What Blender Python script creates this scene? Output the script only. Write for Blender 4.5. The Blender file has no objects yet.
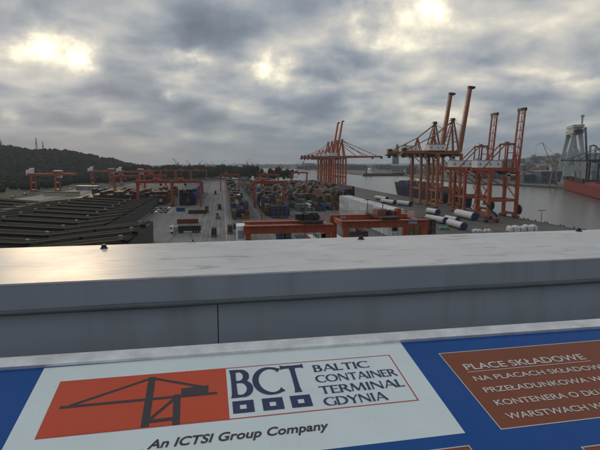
import bpy, bmesh, math, random
from mathutils import Vector, Matrix
R = random.Random(7)
sc = bpy.context.scene
COL = sc.collection
rad = math.radians

# ------------------------------------------------------------------ camera model used to take bearings of things
FPX, YAW, CAMZ, HORY = 480.0, rad(9.2), 36.0, 162.0
PIT = math.atan((225 - HORY) / FPX)
def ray(px, py):
    a = (px - 300) / FPX; b = (225 - py) / FPX
    f = math.cos(PIT) + b * math.sin(PIT)
    z = -math.sin(PIT) + b * math.cos(PIT)
    return Vector((a * math.cos(YAW) + f * math.sin(YAW), -a * math.sin(YAW) + f * math.cos(YAW), z))
def P(px, py, z=0.0):
    r = ray(px, py); t = (z - CAMZ) / r.z
    return Vector((r.x * t, r.y * t, z))

# ------------------------------------------------------------------ materials
MATS = {}
def mat(name, col, rough=0.6, metal=0.0, var=0.25, scale=0.6, bump=0.0, rnd=0.0, spec=0.5, streak=0.0, dirt=(0.05, 0.045, 0.04), ss=1.0, speck=0.0):
    if name in MATS: return MATS[name]
    m = bpy.data.materials.new(name); m.use_nodes = True
    nt = m.node_tree; N = nt.nodes; L = nt.links
    b = N['Principled BSDF']
    b.inputs['Roughness'].default_value = rough
    b.inputs['Metallic'].default_value = metal
    b.inputs['Specular IOR Level'].default_value = spec
    tc = N.new('ShaderNodeTexCoord')
    no = N.new('ShaderNodeTexNoise'); no.inputs['Scale'].default_value = scale; no.inputs['Detail'].default_value = 6
    no.inputs['Roughness'].default_value = 0.62
    L.new(tc.outputs['Object'], no.inputs['Vector'])
    ra = N.new('ShaderNodeValToRGB')
    c = col
    ra.color_ramp.elements[0].position = 0.28; ra.color_ramp.elements[1].position = 0.75
    ra.color_ramp.elements[0].color = (c[0] * (1 - var), c[1] * (1 - var), c[2] * (1 - var), 1)
    ra.color_ramp.elements[1].color = (min(1, c[0] * (1 + var)), min(1, c[1] * (1 + var)), min(1, c[2] * (1 + var)), 1)
    L.new(no.outputs['Fac'], ra.inputs['Fac'])
    out = ra.outputs['Color']
    if streak > 0:
        mp = N.new('ShaderNodeMapping'); mp.inputs['Scale'].default_value = (1.4*ss, 1.4*ss, 0.16*ss)
        n2 = N.new('ShaderNodeTexNoise'); n2.inputs['Scale'].default_value = 1.3; n2.inputs['Detail'].default_value = 8
        L.new(tc.outputs['Object'], mp.inputs['Vector']); L.new(mp.outputs['Vector'], n2.inputs['Vector'])
        r2 = N.new('ShaderNodeValToRGB'); r2.color_ramp.elements[0].position = 0.5; r2.color_ramp.elements[1].position = 0.72
        r2.color_ramp.elements[0].color = (0, 0, 0, 1); r2.color_ramp.elements[1].color = (streak, streak, streak, 1)
        L.new(n2.outputs['Fac'], r2.inputs['Fac'])
        mx = N.new('ShaderNodeMix'); mx.data_type = 'RGBA'
        L.new(r2.outputs['Color'], mx.inputs[0]); L.new(out, mx.inputs[6]); mx.inputs[7].default_value = (*dirt, 1)
        out = mx.outputs[2]
    if speck > 0:
        n3_ = N.new('ShaderNodeTexNoise'); n3_.inputs['Scale'].default_value = 230; n3_.inputs['Detail'].default_value = 2; L.new(tc.outputs['Object'], n3_.inputs['Vector'])
        r3_ = N.new('ShaderNodeValToRGB'); r3_.color_ramp.elements[0].position = .70; r3_.color_ramp.elements[1].position = .76
        r3_.color_ramp.elements[0].color = (0,0,0,1); r3_.color_ramp.elements[1].color = (speck,speck,speck,1); L.new(n3_.outputs['Fac'], r3_.inputs['Fac'])
        m3_ = N.new('ShaderNodeMix'); m3_.data_type = 'RGBA'; L.new(r3_.outputs['Color'], m3_.inputs[0]); L.new(out, m3_.inputs[6]); m3_.inputs[7].default_value = (.10,.09,.08,1); out = m3_.outputs[2]
    if rnd > 0:
        oi = N.new('ShaderNodeObjectInfo')
        hs = N.new('ShaderNodeHueSaturation')
        mr = N.new('ShaderNodeMapRange'); mr.inputs['To Min'].default_value = 1 - rnd; mr.inputs['To Max'].default_value = 1 + rnd
        L.new(oi.outputs['Random'], mr.inputs['Value']); L.new(mr.outputs['Result'], hs.inputs['Value'])
        L.new(out, hs.inputs['Color']); out = hs.outputs['Color']
    L.new(out, b.inputs['Base Color'])
    if bump > 0:
        bp = N.new('ShaderNodeBump'); bp.inputs['Strength'].default_value = bump; bp.inputs['Distance'].default_value = 0.05
        L.new(no.outputs['Fac'], bp.inputs['Height']); L.new(bp.outputs['Normal'], b.inputs['Normal'])
    MATS[name] = m
    return m

# ------------------------------------------------------------------ mesh builder
class MB:
    def __init__(s): s.v = []; s.f = []; s.mi = []
    def add(s, vs, fs, mi=0):
        o = len(s.v); s.v += [tuple(v) for v in vs]
        assert max(map(max, fs)) < len(s.v) - o
        s.f += [tuple(i + o for i in f) for f in fs]; s.mi += [mi] * len(fs); return s
    def box(s, x0, x1, y0, y1, z0, z1, mi=0):
        return s.add([(x0,y0,z0),(x1,y0,z0),(x1,y1,z0),(x0,y1,z0),(x0,y0,z1),(x1,y0,z1),(x1,y1,z1),(x0,y1,z1)],
              [(0,3,2,1),(4,5,6,7),(0,1,5,4),(1,2,6,5),(2,3,7,6),(3,0,4,7)], mi)
    def cbox(s, c, d, rz=0, mi=0):
        ca, sa = math.cos(rz), math.sin(rz); vs = []
        for z in (-.5, .5):
            for x, y in ((-.5,-.5),(.5,-.5),(.5,.5),(-.5,.5)):
                X, Y = x * d[0], y * d[1]
                vs.append((c[0] + X*ca - Y*sa, c[1] + X*sa + Y*ca, c[2] + z*d[2]))
        return s.add(vs, [(0,3,2,1),(4,5,6,7),(0,1,5,4),(1,2,6,5),(2,3,7,6),(3,0,4,7)], mi)
    def beam(s, p, q, w, h=None, w2=None, h2=None, mi=0):
        p, q = Vector(p), Vector(q); h = h or w; w2 = w2 or w; h2 = h2 or h
        d = (q - p).normalized(); up = Vector((0,0,1))
        if abs(d.z) > .985: up = Vector((0,1,0))
        r = d.cross(up).normalized(); u = r.cross(d).normalized(); vs = []
        for c, ww, hh in ((p, w, h), (q, w2, h2)):
            for a, b in ((-.5,-.5),(.5,-.5),(.5,.5),(-.5,.5)): vs.append(c + r*(a*ww) + u*(b*hh))
        return s.add(vs, [(0,3,2,1)[::-1],(4,5,6,7)[::-1],(0,1,5,4)[::-1],(1,2,6,5)[::-1],(2,3,7,6)[::-1],(3,0,4,7)[::-1]], mi)
    def cyl(s, p, q, r0, r1=None, n=14, mi=0, caps=True):
        p, q = Vector(p), Vector(q); r1 = r0 if r1 is None else r1
        d = (q - p).normalized(); up = Vector((0,0,1)) if abs(d.z) < .9 else Vector((0,1,0))
        a = d.cross(up).normalized(); b = d.cross(a).normalized(); vs = []
        for c, rr in ((p, r0), (q, r1)):
            for i in range(n):
                t = 2*math.pi*i/n; vs.append(c + a*(math.cos(t)*rr) + b*(math.sin(t)*rr))
        fs = [(i, (i+1) % n, n + (i+1) % n, n + i) for i in range(n)]
        if caps: fs += [tuple(range(n))[::-1], tuple(range(n, 2*n))]
        return s.add(vs, fs, mi)
    def prism(s, pts, z0, z1, mi=0):
        n = len(pts)
        return s.add([(x,y,z0) for x,y in pts] + [(x,y,z1) for x,y in pts],
              [tuple(range(n))[::-1], tuple(range(n,2*n))] + [(i,(i+1)%n,n+(i+1)%n,n+i) for i in range(n)], mi)
    def xprism(s, pts, x0, x1, mi=0):          # profile in (y,z) swept along x
        n = len(pts)
        return s.add([(x0,y,z) for y,z in pts] + [(x1,y,z) for y,z in pts],
              [tuple(range(n))[::-1], tuple(range(n,2*n))] + [(i,(i+1)%n,n+(i+1)%n,n+i) for i in range(n)], mi)
    def yprism(s, pts, y0, y1, mi=0):          # profile in (x,z) swept along y
        n = len(pts)
        return s.add([(x,y0,z) for x,z in pts] + [(x,y1,z) for x,z in pts],
              [tuple(range(n)), tuple(range(n,2*n))[::-1]] + [(i,n+i,n+(i+1)%n,(i+1)%n) for i in range(n)], mi)
    def mesh(s, name, mats):
        me = bpy.data.meshes.new(name); me.from_pydata(s.v, [], s.f)
        for m in (mats if isinstance(mats, (list, tuple)) else [mats]): me.materials.append(m)
        if any(s.mi): me.polygons.foreach_set('material_index', s.mi)
        bm = bmesh.new(); bm.from_mesh(me); bmesh.ops.recalc_face_normals(bm, faces=bm.faces); bm.to_mesh(me); bm.free()
        me.update(); return me
    def build(s, name, mats, parent=None, smooth=False, bevel=0):
        me = s.mesh(name, mats)
        if smooth:
            me.polygons.foreach_set('use_smooth', [True]*len(me.polygons))
        o = bpy.data.objects.new(name, me); COL.objects.link(o)
        if parent: o.parent = parent
        if bevel:
            md = o.modifiers.new('bevel', 'BEVEL'); md.width = bevel; md.segments = 3; md.limit_method = 'ANGLE'
        return o

def tag(o, label=None, cat=None, group=None, kind=None):
    if label: o['label'] = label
    if cat: o['category'] = cat
    if group: o['group'] = group
    if kind: o['kind'] = kind
    return o
def empty(name, label, cat, loc=(0,0,0), rz=0, group=None):
    o = bpy.data.objects.new(name, None); COL.objects.link(o)
    o.location = loc; o.rotation_euler = (0,0,rz); o.empty_display_size = 1
    return tag(o, label, cat, group)
def struct(name, mb, m, smooth=False):
    return tag(mb.build(name, m, None, smooth), kind='structure')
def dup(root, loc, rz=0, label=None, group=None, scale=None, recolor=None):
    def cp(o, par):
        c = o.copy(); COL.objects.link(c)
        if par: c.parent = par
        for ch in [k for k in bpy.data.objects if k.parent == o] if False else list(o.children): cp(ch, c)
        return c
    r = cp(root, None); r.location = loc; r.rotation_euler = (0,0,rz)
    if scale: r.scale = (scale, scale, scale)
    if label: r['label'] = label
    if group: r['group'] = group
    return r
ORD = ['first','second','third','fourth','fifth','sixth','seventh','eighth','ninth','tenth','eleventh','twelfth','thirteenth',
       'fourteenth','fifteenth','sixteenth','seventeenth','eighteenth','nineteenth','twentieth','twenty-first','twenty-second','twenty-third','twenty-fourth',
       'twenty-fifth','twenty-sixth','twenty-seventh','twenty-eighth','twenty-ninth','thirtieth']

# ------------------------------------------------------------------ palettes
STEEL_RED = mat('red crane paint', (.38,.080,.034), .5, var=.22, scale=.25, streak=.55, dirt=(.10,.035,.02))
STEEL_ORANGE = mat('orange crane paint', (.45,.10,.034), .55, var=.22, scale=.2, streak=.5, dirt=(.12,.055,.03))
STEEL_BROWN = mat('weathered orange crane paint', (.35,.118,.045), .6, var=.2, scale=.2, streak=.55, dirt=(.09,.05,.03))
STEEL_NAVY = mat('navy crane paint', (.02,.03,.06), .5, var=.2, scale=.2)
STEEL_GREY = mat('pale grey crane paint', (.46,.49,.50), .55, var=.15, scale=.1, streak=.5, dirt=(.14,.13,.12))
STEEL_TAN = mat('tan crane paint', (.32,.2,.13), .6, var=.2, scale=.2)
DARKMET = mat('dark machinery', (.025,.026,.028), .5, var=.3)
RUBBER = mat('tyre rubber', (.02,.02,.02), .8, var=.2)
WHITEP = mat('white paint', (.80,.81,.82), .5, var=.08, scale=.4, streak=.35, dirt=(.35,.32,.28))
GREYP = mat('grey paint', (.3,.31,.32), .5, var=.12)
GLASS = mat('dark glass', (.015,.02,.025), .08, var=.05, spec=.8)
BLUEP = mat('blue end cover', (.014,.026,.10), .5, var=.2)
CONCRETE = mat('concrete', (.2,.195,.185), .85, var=.2, scale=.3)

CCOL = {
 'rust red': (.17,.042,.03), 'maroon': (.085,.024,.022), 'orange brown': (.24,.08,.03), 'navy blue': (.018,.032,.105),
 'bright blue': (.025,.075,.21), 'turquoise': (.025,.16,.15), 'green': (.03,.13,.06), 'light grey': (.25,.26,.26),
 'white': (.58,.59,.59), 'yellow tan': (.26,.19,.065), 'brown': (.13,.07,.042), 'dark grey': (.07,.075,.08)}
CM = {k: mat('container ' + k, tuple(v * (1.15 if k == 'white' else 1.0 if 'blue' in k else .58) for v in c), .6, spec=.2, var=.14, scale=.5, rnd=.22, streak=.5, dirt=(c[0]*.45+.02, c[1]*.45+.018, c[2]*.45+.015)) for k, c in CCOL.items()}
CNAMES = list(CCOL)

# ------------------------------------------------------------------ world, sun
W = bpy.data.worlds.new('World'); sc.world = W; W.use_nodes = True
nt = W.node_tree; N = nt.nodes; L = nt.links; N.clear()
def MATH(op, a, b=None, clamp=False):
    n = N.new('ShaderNodeMath'); n.operation = op; n.use_clamp = clamp
    for i, x in enumerate((a, b)):
        if x is None: continue
        if isinstance(x, (int, float)): n.inputs[i].default_value = x
        else: L.new(x, n.inputs[i])
    return n.outputs[0]
def NOISE(vec, scale, detail=6, rough=.55, dist=0.0):
    n = N.new('ShaderNodeTexNoise'); n.inputs['Scale'].default_value = scale; n.inputs['Detail'].default_value = detail
    n.inputs['Roughness'].default_value = rough; n.inputs['Distortion'].default_value = dist
    L.new(vec, n.inputs['Vector']); return n
SUNV = ray(50, 50).normalized()
SUN_EL = math.asin(SUNV.z); SUN_AZ = math.atan2(SUNV.x, SUNV.y)
tc = N.new('ShaderNodeTexCoord'); D = tc.outputs['Generated']
sep = N.new('ShaderNodeSeparateXYZ'); L.new(D, sep.inputs[0])
zc = MATH('ADD', MATH('MAXIMUM', sep.outputs[2], 0.0), 0.26)
cmb = N.new('ShaderNodeCombineXYZ')
L.new(MATH('DIVIDE', sep.outputs[0], zc), cmb.inputs[0]); L.new(MATH('DIVIDE', sep.outputs[1], zc), cmb.inputs[1])
CL = cmb.outputs[0]
n1 = NOISE(CL, 2.9, 8, .45, .2); n2 = NOISE(CL, 1.2, 4, .45, .2); n3 = NOISE(D, 26, 5, .6)
warp = NOISE(D, 9.0, 5, .6)
wv = N.new('ShaderNodeVectorMath'); wv.operation = 'MULTIPLY_ADD'
wsub = N.new('ShaderNodeVectorMath'); wsub.operation = 'SUBTRACT'; L.new(warp.outputs['Color'], wsub.inputs[0]); wsub.inputs[1].default_value = (.5,.5,.5)
L.new(wsub.outputs[0], wv.inputs[0]); wv.inputs[1].default_value = (.13,.13,.09); L.new(D, wv.inputs[2])
def spot(px, py, rx, amp, k=1.0):
    d = ray(px, py).normalized()
    sp = N.new('ShaderNodeVectorMath'); sp.operation = 'SUBTRACT'; L.new(wv.outputs[0], sp.inputs[0]); sp.inputs[1].default_value = d
    ms = N.new('ShaderNodeVectorMath'); ms.operation = 'MULTIPLY'; L.new(sp.outputs[0], ms.inputs[0]); ms.inputs[1].default_value = (1,1,k)
    dt = N.new('ShaderNodeVectorMath'); dt.operation = 'DOT_PRODUCT'; L.new(ms.outputs[0], dt.inputs[0]); L.new(ms.outputs[0], dt.inputs[1])
    s = rx / FPX
    e = MATH('POWER', 2.718, MATH('MULTIPLY', dt.outputs['Value'], -1.0/(s*s)))
    return MATH('MULTIPLY', e, amp)
gaps = None
for a in [(45,46,19,1.55,1.15),(74,59,14,1.15,1.3),(96,68,9,.7,1.6),(193,55,15,1.6,1.3),(172,100,10,.9,1.8),(276,70,18,1.3,1.5),(385,10,34,.95,1.1),(425,20,24,.6,1.4),(8,115,12,.6,2),(102,122,8,.65,1.6),
    (330,75,34,.45,2),(345,101,24,.5,3),(590,78,30,.25,1.6),(520,70,40,.2,2),(450,90,50,.12,2.2)]:
    g = spot(*a); gaps = g if gaps is None else MATH('ADD', gaps, g)
broad = None
for a in [(400,15,100,.13,1.2),(560,30,130,.07,1.3),(60,55,60,.13,1.2),(470,75,70,-.06,2),(60,125,110,-.10,1.8),(250,120,120,-.05,2),(200,15,70,-.06,1.4)]:
    g = spot(*a); broad = g if broad is None else MATH('ADD', broad, g)
lump = MATH('ADD', MATH('MULTIPLY', n1.outputs['Fac'], .75), MATH('ADD', MATH('MULTIPLY', n2.outputs['Fac'], .40), MATH('MULTIPLY', n3.outputs['Fac'], .08)))
thin = MATH('ADD', MATH('MULTIPLY', MATH('SUBTRACT', lump, .615), 1.95), .43)
gapm = MATH('MULTIPLY', gaps, MATH('MULTIPLY', MATH('ADD', n3.outputs['Fac'], .12), MATH('ADD', MATH('MULTIPLY', n1.outputs['Fac'], 1.5), .1)))
fac = MATH('ADD', MATH('ADD', thin, broad), MATH('MULTIPLY', gapm, .60), True)
ramp = N.new('ShaderNodeValToRGB'); L.new(fac, ramp.inputs['Fac'])
cr = ramp.color_ramp
cr.elements[0].position = 0.0; cr.elements[0].color = (.166,.200,.256,1)
cr.elements[1].position = 1.0; cr.elements[1].color = (1.0,.90,.66,1)
for p, c in ((.18,(.228,.266,.326)),(.34,(.322,.362,.416)),(.50,(.478,.497,.515)),(.66,(.67,.65,.60)),(.82,(.90,.84,.69))):
    e = cr.elements.new(p); e.color = (*c,1)
# brightness falls off away from the sun, as under a real cloud deck at dusk
dsun = N.new('ShaderNodeVectorMath'); dsun.operation = 'DOT_PRODUCT'; L.new(D, dsun.inputs[0]); dsun.inputs[1].default_value = SUNV
fall = N.new('ShaderNodeMapRange'); fall.inputs['From Min'].default_value = -.6; fall.inputs['From Max'].default_value = .75
fall.inputs['To Min'].default_value = .74; fall.inputs['To Max'].default_value = 1.0; L.new(dsun.outputs['Value'], fall.inputs['Value'])
hot = MATH('MULTIPLY', MATH('POWER', fac, 9.0), .75)
zen = N.new('ShaderNodeMapRange'); zen.inputs['From Min'].default_value = .36; zen.inputs['From Max'].default_value = 1.0
zen.inputs['To Min'].default_value = 1.0; zen.inputs['To Max'].default_value = 1.75; L.new(sep.outputs[2], zen.inputs['Value'])
gain = MATH('MULTIPLY', MATH('MULTIPLY', MATH('ADD', hot, .92), zen.outputs['Result']), fall.outputs['Result'])
# cool band of far haze just over the horizon
hz = N.new('ShaderNodeMapRange'); hz.inputs['From Min'].default_value = 0.0; hz.inputs['From Max'].default_value = .14
hz.inputs['To Min'].default_value = .85; hz.inputs['To Max'].default_value = 0.0; L.new(sep.outputs[2], hz.inputs['Value'])
mxh = N.new('ShaderNodeMix'); mxh.data_type = 'RGBA'; L.new(MATH('MULTIPLY', hz.outputs['Result'], MATH('SUBTRACT', 1.0, MATH('MULTIPLY', gapm, .9), True)), mxh.inputs[0])
L.new(ramp.outputs['Color'], mxh.inputs[6]); mxh.inputs[7].default_value = (.215,.268,.318,1)
bgc = N.new('ShaderNodeBackground'); L.new(mxh.outputs[2], bgc.inputs['Color']); L.new(gain, bgc.inputs['Strength'])
sky = N.new('ShaderNodeTexSky'); sky.sky_type = 'NISHITA'; sky.sun_disc = False
sky.sun_elevation = SUN_EL; sky.sun_rotation = SUN_AZ; sky.altitude = 40
bgs = N.new('ShaderNodeBackground'); L.new(sky.outputs['Color'], bgs.inputs['Color']); bgs.inputs['Strength'].default_value = .06
mixs = N.new('ShaderNodeMixShader'); mixs.inputs[0].default_value = .97
L.new(bgs.outputs[0], mixs.inputs[1]); L.new(bgc.outputs[0], mixs.inputs[2])
wo = N.new('ShaderNodeOutputWorld'); L.new(mixs.outputs[0], wo.inputs['Surface'])

sun = bpy.data.lights.new('sun', 'SUN'); sun.energy = .55; sun.angle = rad(11); sun.color = (1,.74,.45)
so = bpy.data.objects.new('sun', sun); COL.objects.link(so)
so.rotation_euler = (-SUNV).to_track_quat('-Z', 'Y').to_euler()

# ------------------------------------------------------------------ camera
cam = bpy.data.cameras.new('camera'); cam.sensor_width = 36; cam.lens = 36 * FPX / 600; cam.clip_start = .05; cam.clip_end = 20000
co = bpy.data.objects.new('camera', cam); COL.objects.link(co)
co.location = (0,0,CAMZ); co.rotation_euler = (math.pi/2 - PIT, 0, -YAW); sc.camera = co
sc.view_settings.view_transform = 'Standard'; sc.view_settings.look = 'None'; sc.view_settings.exposure = 0; sc.view_settings.gamma = 1
sc.view_settings.use_curve_mapping = False
sc.render.engine = 'CYCLES'
sc.cycles.use_denoising = True; sc.cycles.max_bounces = 6; sc.cycles.diffuse_bounces = 2; sc.cycles.glossy_bounces = 3
sc.cycles.volume_bounces = 0; sc.cycles.transmission_bounces = 2; sc.cycles.caustics_reflective = False; sc.cycles.caustics_refractive = False

# ------------------------------------------------------------------ haze
HB = MB().box(-4200, 5200, -150, 5600, -6, 150)
hm = bpy.data.materials.new('haze air'); hm.use_nodes = True
hm.node_tree.nodes.clear()
pv = hm.node_tree.nodes.new('ShaderNodeVolumePrincipled'); pv.inputs['Color'].default_value = (.86,.93,1.0,1); pv.inputs['Density'].default_value = .00008
pv.inputs['Anisotropy'].default_value = .2
ho = hm.node_tree.nodes.new('ShaderNodeOutputMaterial'); hm.node_tree.links.new(pv.outputs[0], ho.inputs['Volume'])
tag(HB.build('haze', hm), kind='stuff')

# ------------------------------------------------------------------ ground, water, road
def ground_mat(name, c0, c1, stain, rough=.85, sc1=.02, sc2=.35):
    m = bpy.data.materials.new(name); m.use_nodes = True; n = m.node_tree.nodes; l = m.node_tree.links; b = n['Principled BSDF']
    b.inputs['Roughness'].default_value = rough
    t = n.new('ShaderNodeTexCoord')
    a = n.new('ShaderNodeTexNoise'); a.inputs['Scale'].default_value = sc1; a.inputs['Detail'].default_value = 8; a.inputs['Roughness'].default_value = .65; l.new(t.outputs['Object'], a.inputs['Vector'])
    mp = n.new('ShaderNodeMapping'); mp.inputs['Scale'].default_value = (1,.07,1); l.new(t.outputs['Object'], mp.inputs['Vector'])
    k = n.new('ShaderNodeTexNoise'); k.inputs['Scale'].default_value = sc2; k.inputs['Detail'].default_value = 6; l.new(mp.outputs['Vector'], k.inputs['Vector'])
    r = n.new('ShaderNodeValToRGB'); r.color_ramp.elements[0].position = .3; r.color_ramp.elements[1].position = .7
    r.color_ramp.elements[0].color = (*c0,1); r.color_ramp.elements[1].color = (*c1,1); l.new(a.outputs['Fac'], r.inputs['Fac'])
    r2 = n.new('ShaderNodeValToRGB'); r2.color_ramp.elements[0].position = .5; r2.color_ramp.elements[1].position = .75
    r2.color_ramp.elements[0].color = (0,0,0,1); r2.color_ramp.elements[1].color = (.95,.95,.95,1); l.new(k.outputs['Fac'], r2.inputs['Fac'])
    mx = n.new('ShaderNodeMix'); mx.data_type = 'RGBA'; l.new(r2.outputs['Color'], mx.inputs[0]); l.new(r.outputs['Color'], mx.inputs[6]); mx.inputs[7].default_value = (*stain,1)
    l.new(mx.outputs[2], b.inputs['Base Color']); return m
YARD = ground_mat('yard concrete', (.075,.076,.076), (.14,.138,.132), (.038,.038,.037))
ASPH = ground_mat('road asphalt', (.105,.107,.110), (.175,.176,.178), (.055,.056,.058), sc1=.03)
LAND = ground_mat('far land', (.05,.055,.045), (.12,.115,.10), (.06,.065,.05), sc1=.008, sc2=.05)
QX = 189.5
land_pts = [(-4000,-140),(QX,-140),(QX,905),(120,930),(60,990),(20,1060),(-30,1300),(-120,1650),(-420,2600),(-4000,3600)]
struct('ground', MB().prism(land_pts, -5.5, 0), YARD)
wm = bpy.data.materials.new('harbour water'); wm.use_nodes = True; n = wm.node_tree.nodes; l = wm.node_tree.links; b = n['Principled BSDF']
b.inputs['Base Color'].default_value = (.10,.105,.097,1); b.inputs['Roughness'].default_value = .2; b.inputs['IOR'].default_value = 1.33
t = n.new('ShaderNodeTexCoord'); w1 = n.new('ShaderNodeTexNoise'); w1.inputs['Scale'].default_value = .22; w1.inputs['Detail'].default_value = 7; w1.inputs['Roughness'].default_value = .6
mp = n.new('ShaderNodeMapping'); mp.inputs['Scale'].default_value = (1,.6,1); mp.inputs['Rotation'].default_value = (0,0,.5)
l.new(t.outputs['Object'], mp.inputs['Vector']); l.new(mp.outputs['Vector'], w1.inputs['Vector'])
bp = n.new('ShaderNodeBump'); bp.inputs['Strength'].default_value = .55; bp.inputs['Distance'].default_value = .6
l.new(w1.outputs['Fac'], bp.inputs['Height']); l.new(bp.outputs['Normal'], b.inputs['Normal'])
struct('water', MB().add([(-4100,-140,-3),(5100,-140,-3),(5100,5500,-3),(-4100,5500,-3)], [(0,1,2,3)]), wm)
# opposite shore
sh = [P(x,y,-3) for x,y in ((640,215),(600,198.5),(575,191),(556,188.3),(520,186),(482,184.8),(440,181),(410,177),(400,174.9),(362,175.2),(340,173),(318,170.8),(300,168.8),(255,168),(200,168.3))]
fl = [(p.x,p.y) for p in sh] + [(-1500,5400),(5000,5400),(5000,300)]
struct('far_land', MB().prism(fl, -5, -.6), LAND)
mole = [P(x,y,-3) for x,y in ((345,173.6),(366,174.9))]
# road sheet
rd = MB().add([(-46,150,.004),(5.2,150,.004),(5.2,940,.004),(-16.5,940,.004),(-16.5,416,.004),(-46,380,.004)], [(0,1,2,3,4,5)])
struct('road', rd, ASPH)
mk = MB()
def line(x0,y0,x1,y1,w=.22,z=.008):
    d = Vector((x1-x0,y1-y0)).normalized(); nx, ny = -d.y*w/2, d.x*w/2
    mk.add([(x0+nx,y0+ny,z),(x1+nx,y1+ny,z),(x1-nx,y1-ny,z),(x0-nx,y0-ny,z)], [(0,1,2,3)])
for x in (-10.6,-6.3,-2.3): line(x,150,x,900,.3)
line(1.6,150,1.6,900,.75); line(2.9,150,2.9,900,.35); line(-14.8,240,-14.8,900,.25)
for y in range(200,700,32):
    mk.add([(-14,y,.012),(1,y,.012),(1,y+.35,.012),(-14,y+.35,.012)], [(0,1,2,3)])
for y in range(180,560,11):
    for x in (-8.4,-.3): mk.add([(x-.55,y,.012),(x+.55,y,.012),(x+.55,y+1.2,.012),(x-.55,y+1.2,.012)], [(0,1,2,3)])
for x in (23.3,24.6,47.6,76.2): line(x,150,x,860,.3)
line(148,170,148,880,.3); line(160,170,160,880,.3)
struct('road_markings', mk, mat('road paint', (.26,.255,.24), .7, var=.35, scale=.4))
ap = MB().add([(112,150,.004),(QX-1.2,150,.004),(QX-1.2,890,.004),(165,890,.004),(140,700,.004),(112,330,.004)], [(0,1,2,3,4,5)])
struct('quay_apron', ap, ground_mat('quay paving', (.065,.062,.056), (.115,.108,.097), (.046,.043,.039)))
q = MB(); q.box(QX-1.2,QX+.3,100,905,-5,.18)
struct('quay_edge', q, CONCRETE)
rl = MB()
for x in (168,187.4): rl.box(x-.06,x+.06,150,890,.004,.09)
struct('crane_rail', rl, DARKMET)
# light road and lane strips on the left
lr = MB()
a0, a1, b0, b1 = P(-12,203), P(94,186.5), P(-12,209), P(100,190)
lr.add([(a0.x,a0.y,.006),(a1.x,a1.y,.006),(b1.x,b1.y,.006),(b0.x,b0.y,.006)], [(0,1,2,3)])
struct('path', lr, ground_mat('pale gravel road', (.17,.167,.16), (.27,.262,.25), (.13,.127,.12)))
lot = MB().add([(-51.5,348,.006),(-37,348,.006),(-37,398,.006),(-51.5,398,.006)], [(0,1,2,3)])
struct('parking_lot', lot, ground_mat('car park paving', (.2,.195,.185), (.3,.29,.27), (.14,.135,.13)))

fd_ = [(-4000,330),(-206,330),(-206,414),(-182,470),(-168,560),(-150,640),(-150,880),(-130,905),(-60,965),(-70,1300),(-4000,1300)]
struct('lawn', MB().add([(x,y,.003) for x,y in fd_],[tuple(range(len(fd_)))]), mat('rough dark grass', (.016,.021,.013), .95, var=.35, scale=.03))
# ------------------------------------------------------------------ foreground parapet
S = ray(202,65.8).normalized(); HX = Vector((S.x,S.y,0)).normalized(); RX = Vector((HX.y,-HX.x,0)); NS = RX.cross(S)
prot = math.atan2(RX.y, RX.x)
def par(px, py, z=None, y=None):      # bearing -> parapet's own coordinates
    r = ray(px,py); lx, ly = r.dot(RX), r.dot(HX)
    t = (z / r.z) if z is not None else y / ly
    return lx*t, ly*t, r.z*t
pr = empty('rooftop_parapet', 'grey rooftop parapet with pale metal coping running across the view', 'parapet', (0,0,CAMZ), prot)
ZT = -.19
COPM = bpy.data.materials.new('weathered coping paint'); COPM.use_nodes = True
n = COPM.node_tree.nodes; l = COPM.node_tree.links; b = n['Principled BSDF']; b.inputs['Metallic'].default_value = 0.0
t = n.new('ShaderNodeTexCoord')
f1 = n.new('ShaderNodeTexNoise'); f1.inputs['Scale'].default_value = 5; f1.inputs['Detail'].default_value = 9; f1.inputs['Roughness'].default_value = .68; l.new(t.outputs['Object'], f1.inputs['Vector'])
mp = n.new('ShaderNodeMapping'); mp.inputs['Scale'].default_value = (9,42,9); l.new(t.outputs['Object'], mp.inputs['Vector'])
f2 = n.new('ShaderNodeTexNoise'); f2.inputs['Scale'].default_value = 1.0; f2.inputs['Detail'].default_value = 8; f2.inputs['Roughness'].default_value = .6; f2.inputs['Distortion'].default_value = .8; l.new(mp.outputs['Vector'], f2.inputs['Vector'])
r1 = n.new('ShaderNodeValToRGB'); r1.color_ramp.elements[0].position = .3; r1.color_ramp.elements[1].position = .72
r1.color_ramp.elements[0].color = (.47,.475,.48,1); r1.color_ramp.elements[1].color = (.66,.655,.645,1); l.new(f1.outputs['Fac'], r1.inputs['Fac'])
r2 = n.new('ShaderNodeValToRGB'); r2.color_ramp.elements[0].position = .555; r2.color_ramp.elements[1].position = .68
r2.color_ramp.elements[0].color = (0,0,0,1); r2.color_ramp.elements[1].color = (.65,.65,.65,1); l.new(f2.outputs['Fac'], r2.inputs['Fac'])
mx = n.new('ShaderNodeMix'); mx.data_type = 'RGBA'; l.new(r2.outputs['Color'], mx.inputs[0]); l.new(r1.outputs['Color'], mx.inputs[6]); mx.inputs[7].default_value = (.21,.195,.185,1)
l.new(mx.outputs[2], b.inputs['Base Color'])
rr = n.new('ShaderNodeMapRange'); rr.inputs['To Min'].default_value = .33; rr.inputs['To Max'].default_value = .58; l.new(f1.outputs['Fac'], rr.inputs['Value']); l.new(rr.outputs['Result'], b.inputs['Roughness'])
bpn = n.new('ShaderNodeBump'); bpn.inputs['Strength'].default_value = .12; bpn.inputs['Distance'].default_value = .004; l.new(f2.outputs['Fac'], bpn.inputs['Height']); l.new(bpn.outputs['Normal'], b.inputs['Normal'])
FASC = mat('slate grey coated steel', (.285,.32,.37), .45, var=.06, scale=5, streak=.45, dirt=(.19,.20,.22), ss=11)
WALLM = mat('slate grey wall panel', (.35,.385,.44), .6, var=.07, scale=3, streak=.45, dirt=(.24,.25,.27), ss=11)
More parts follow.
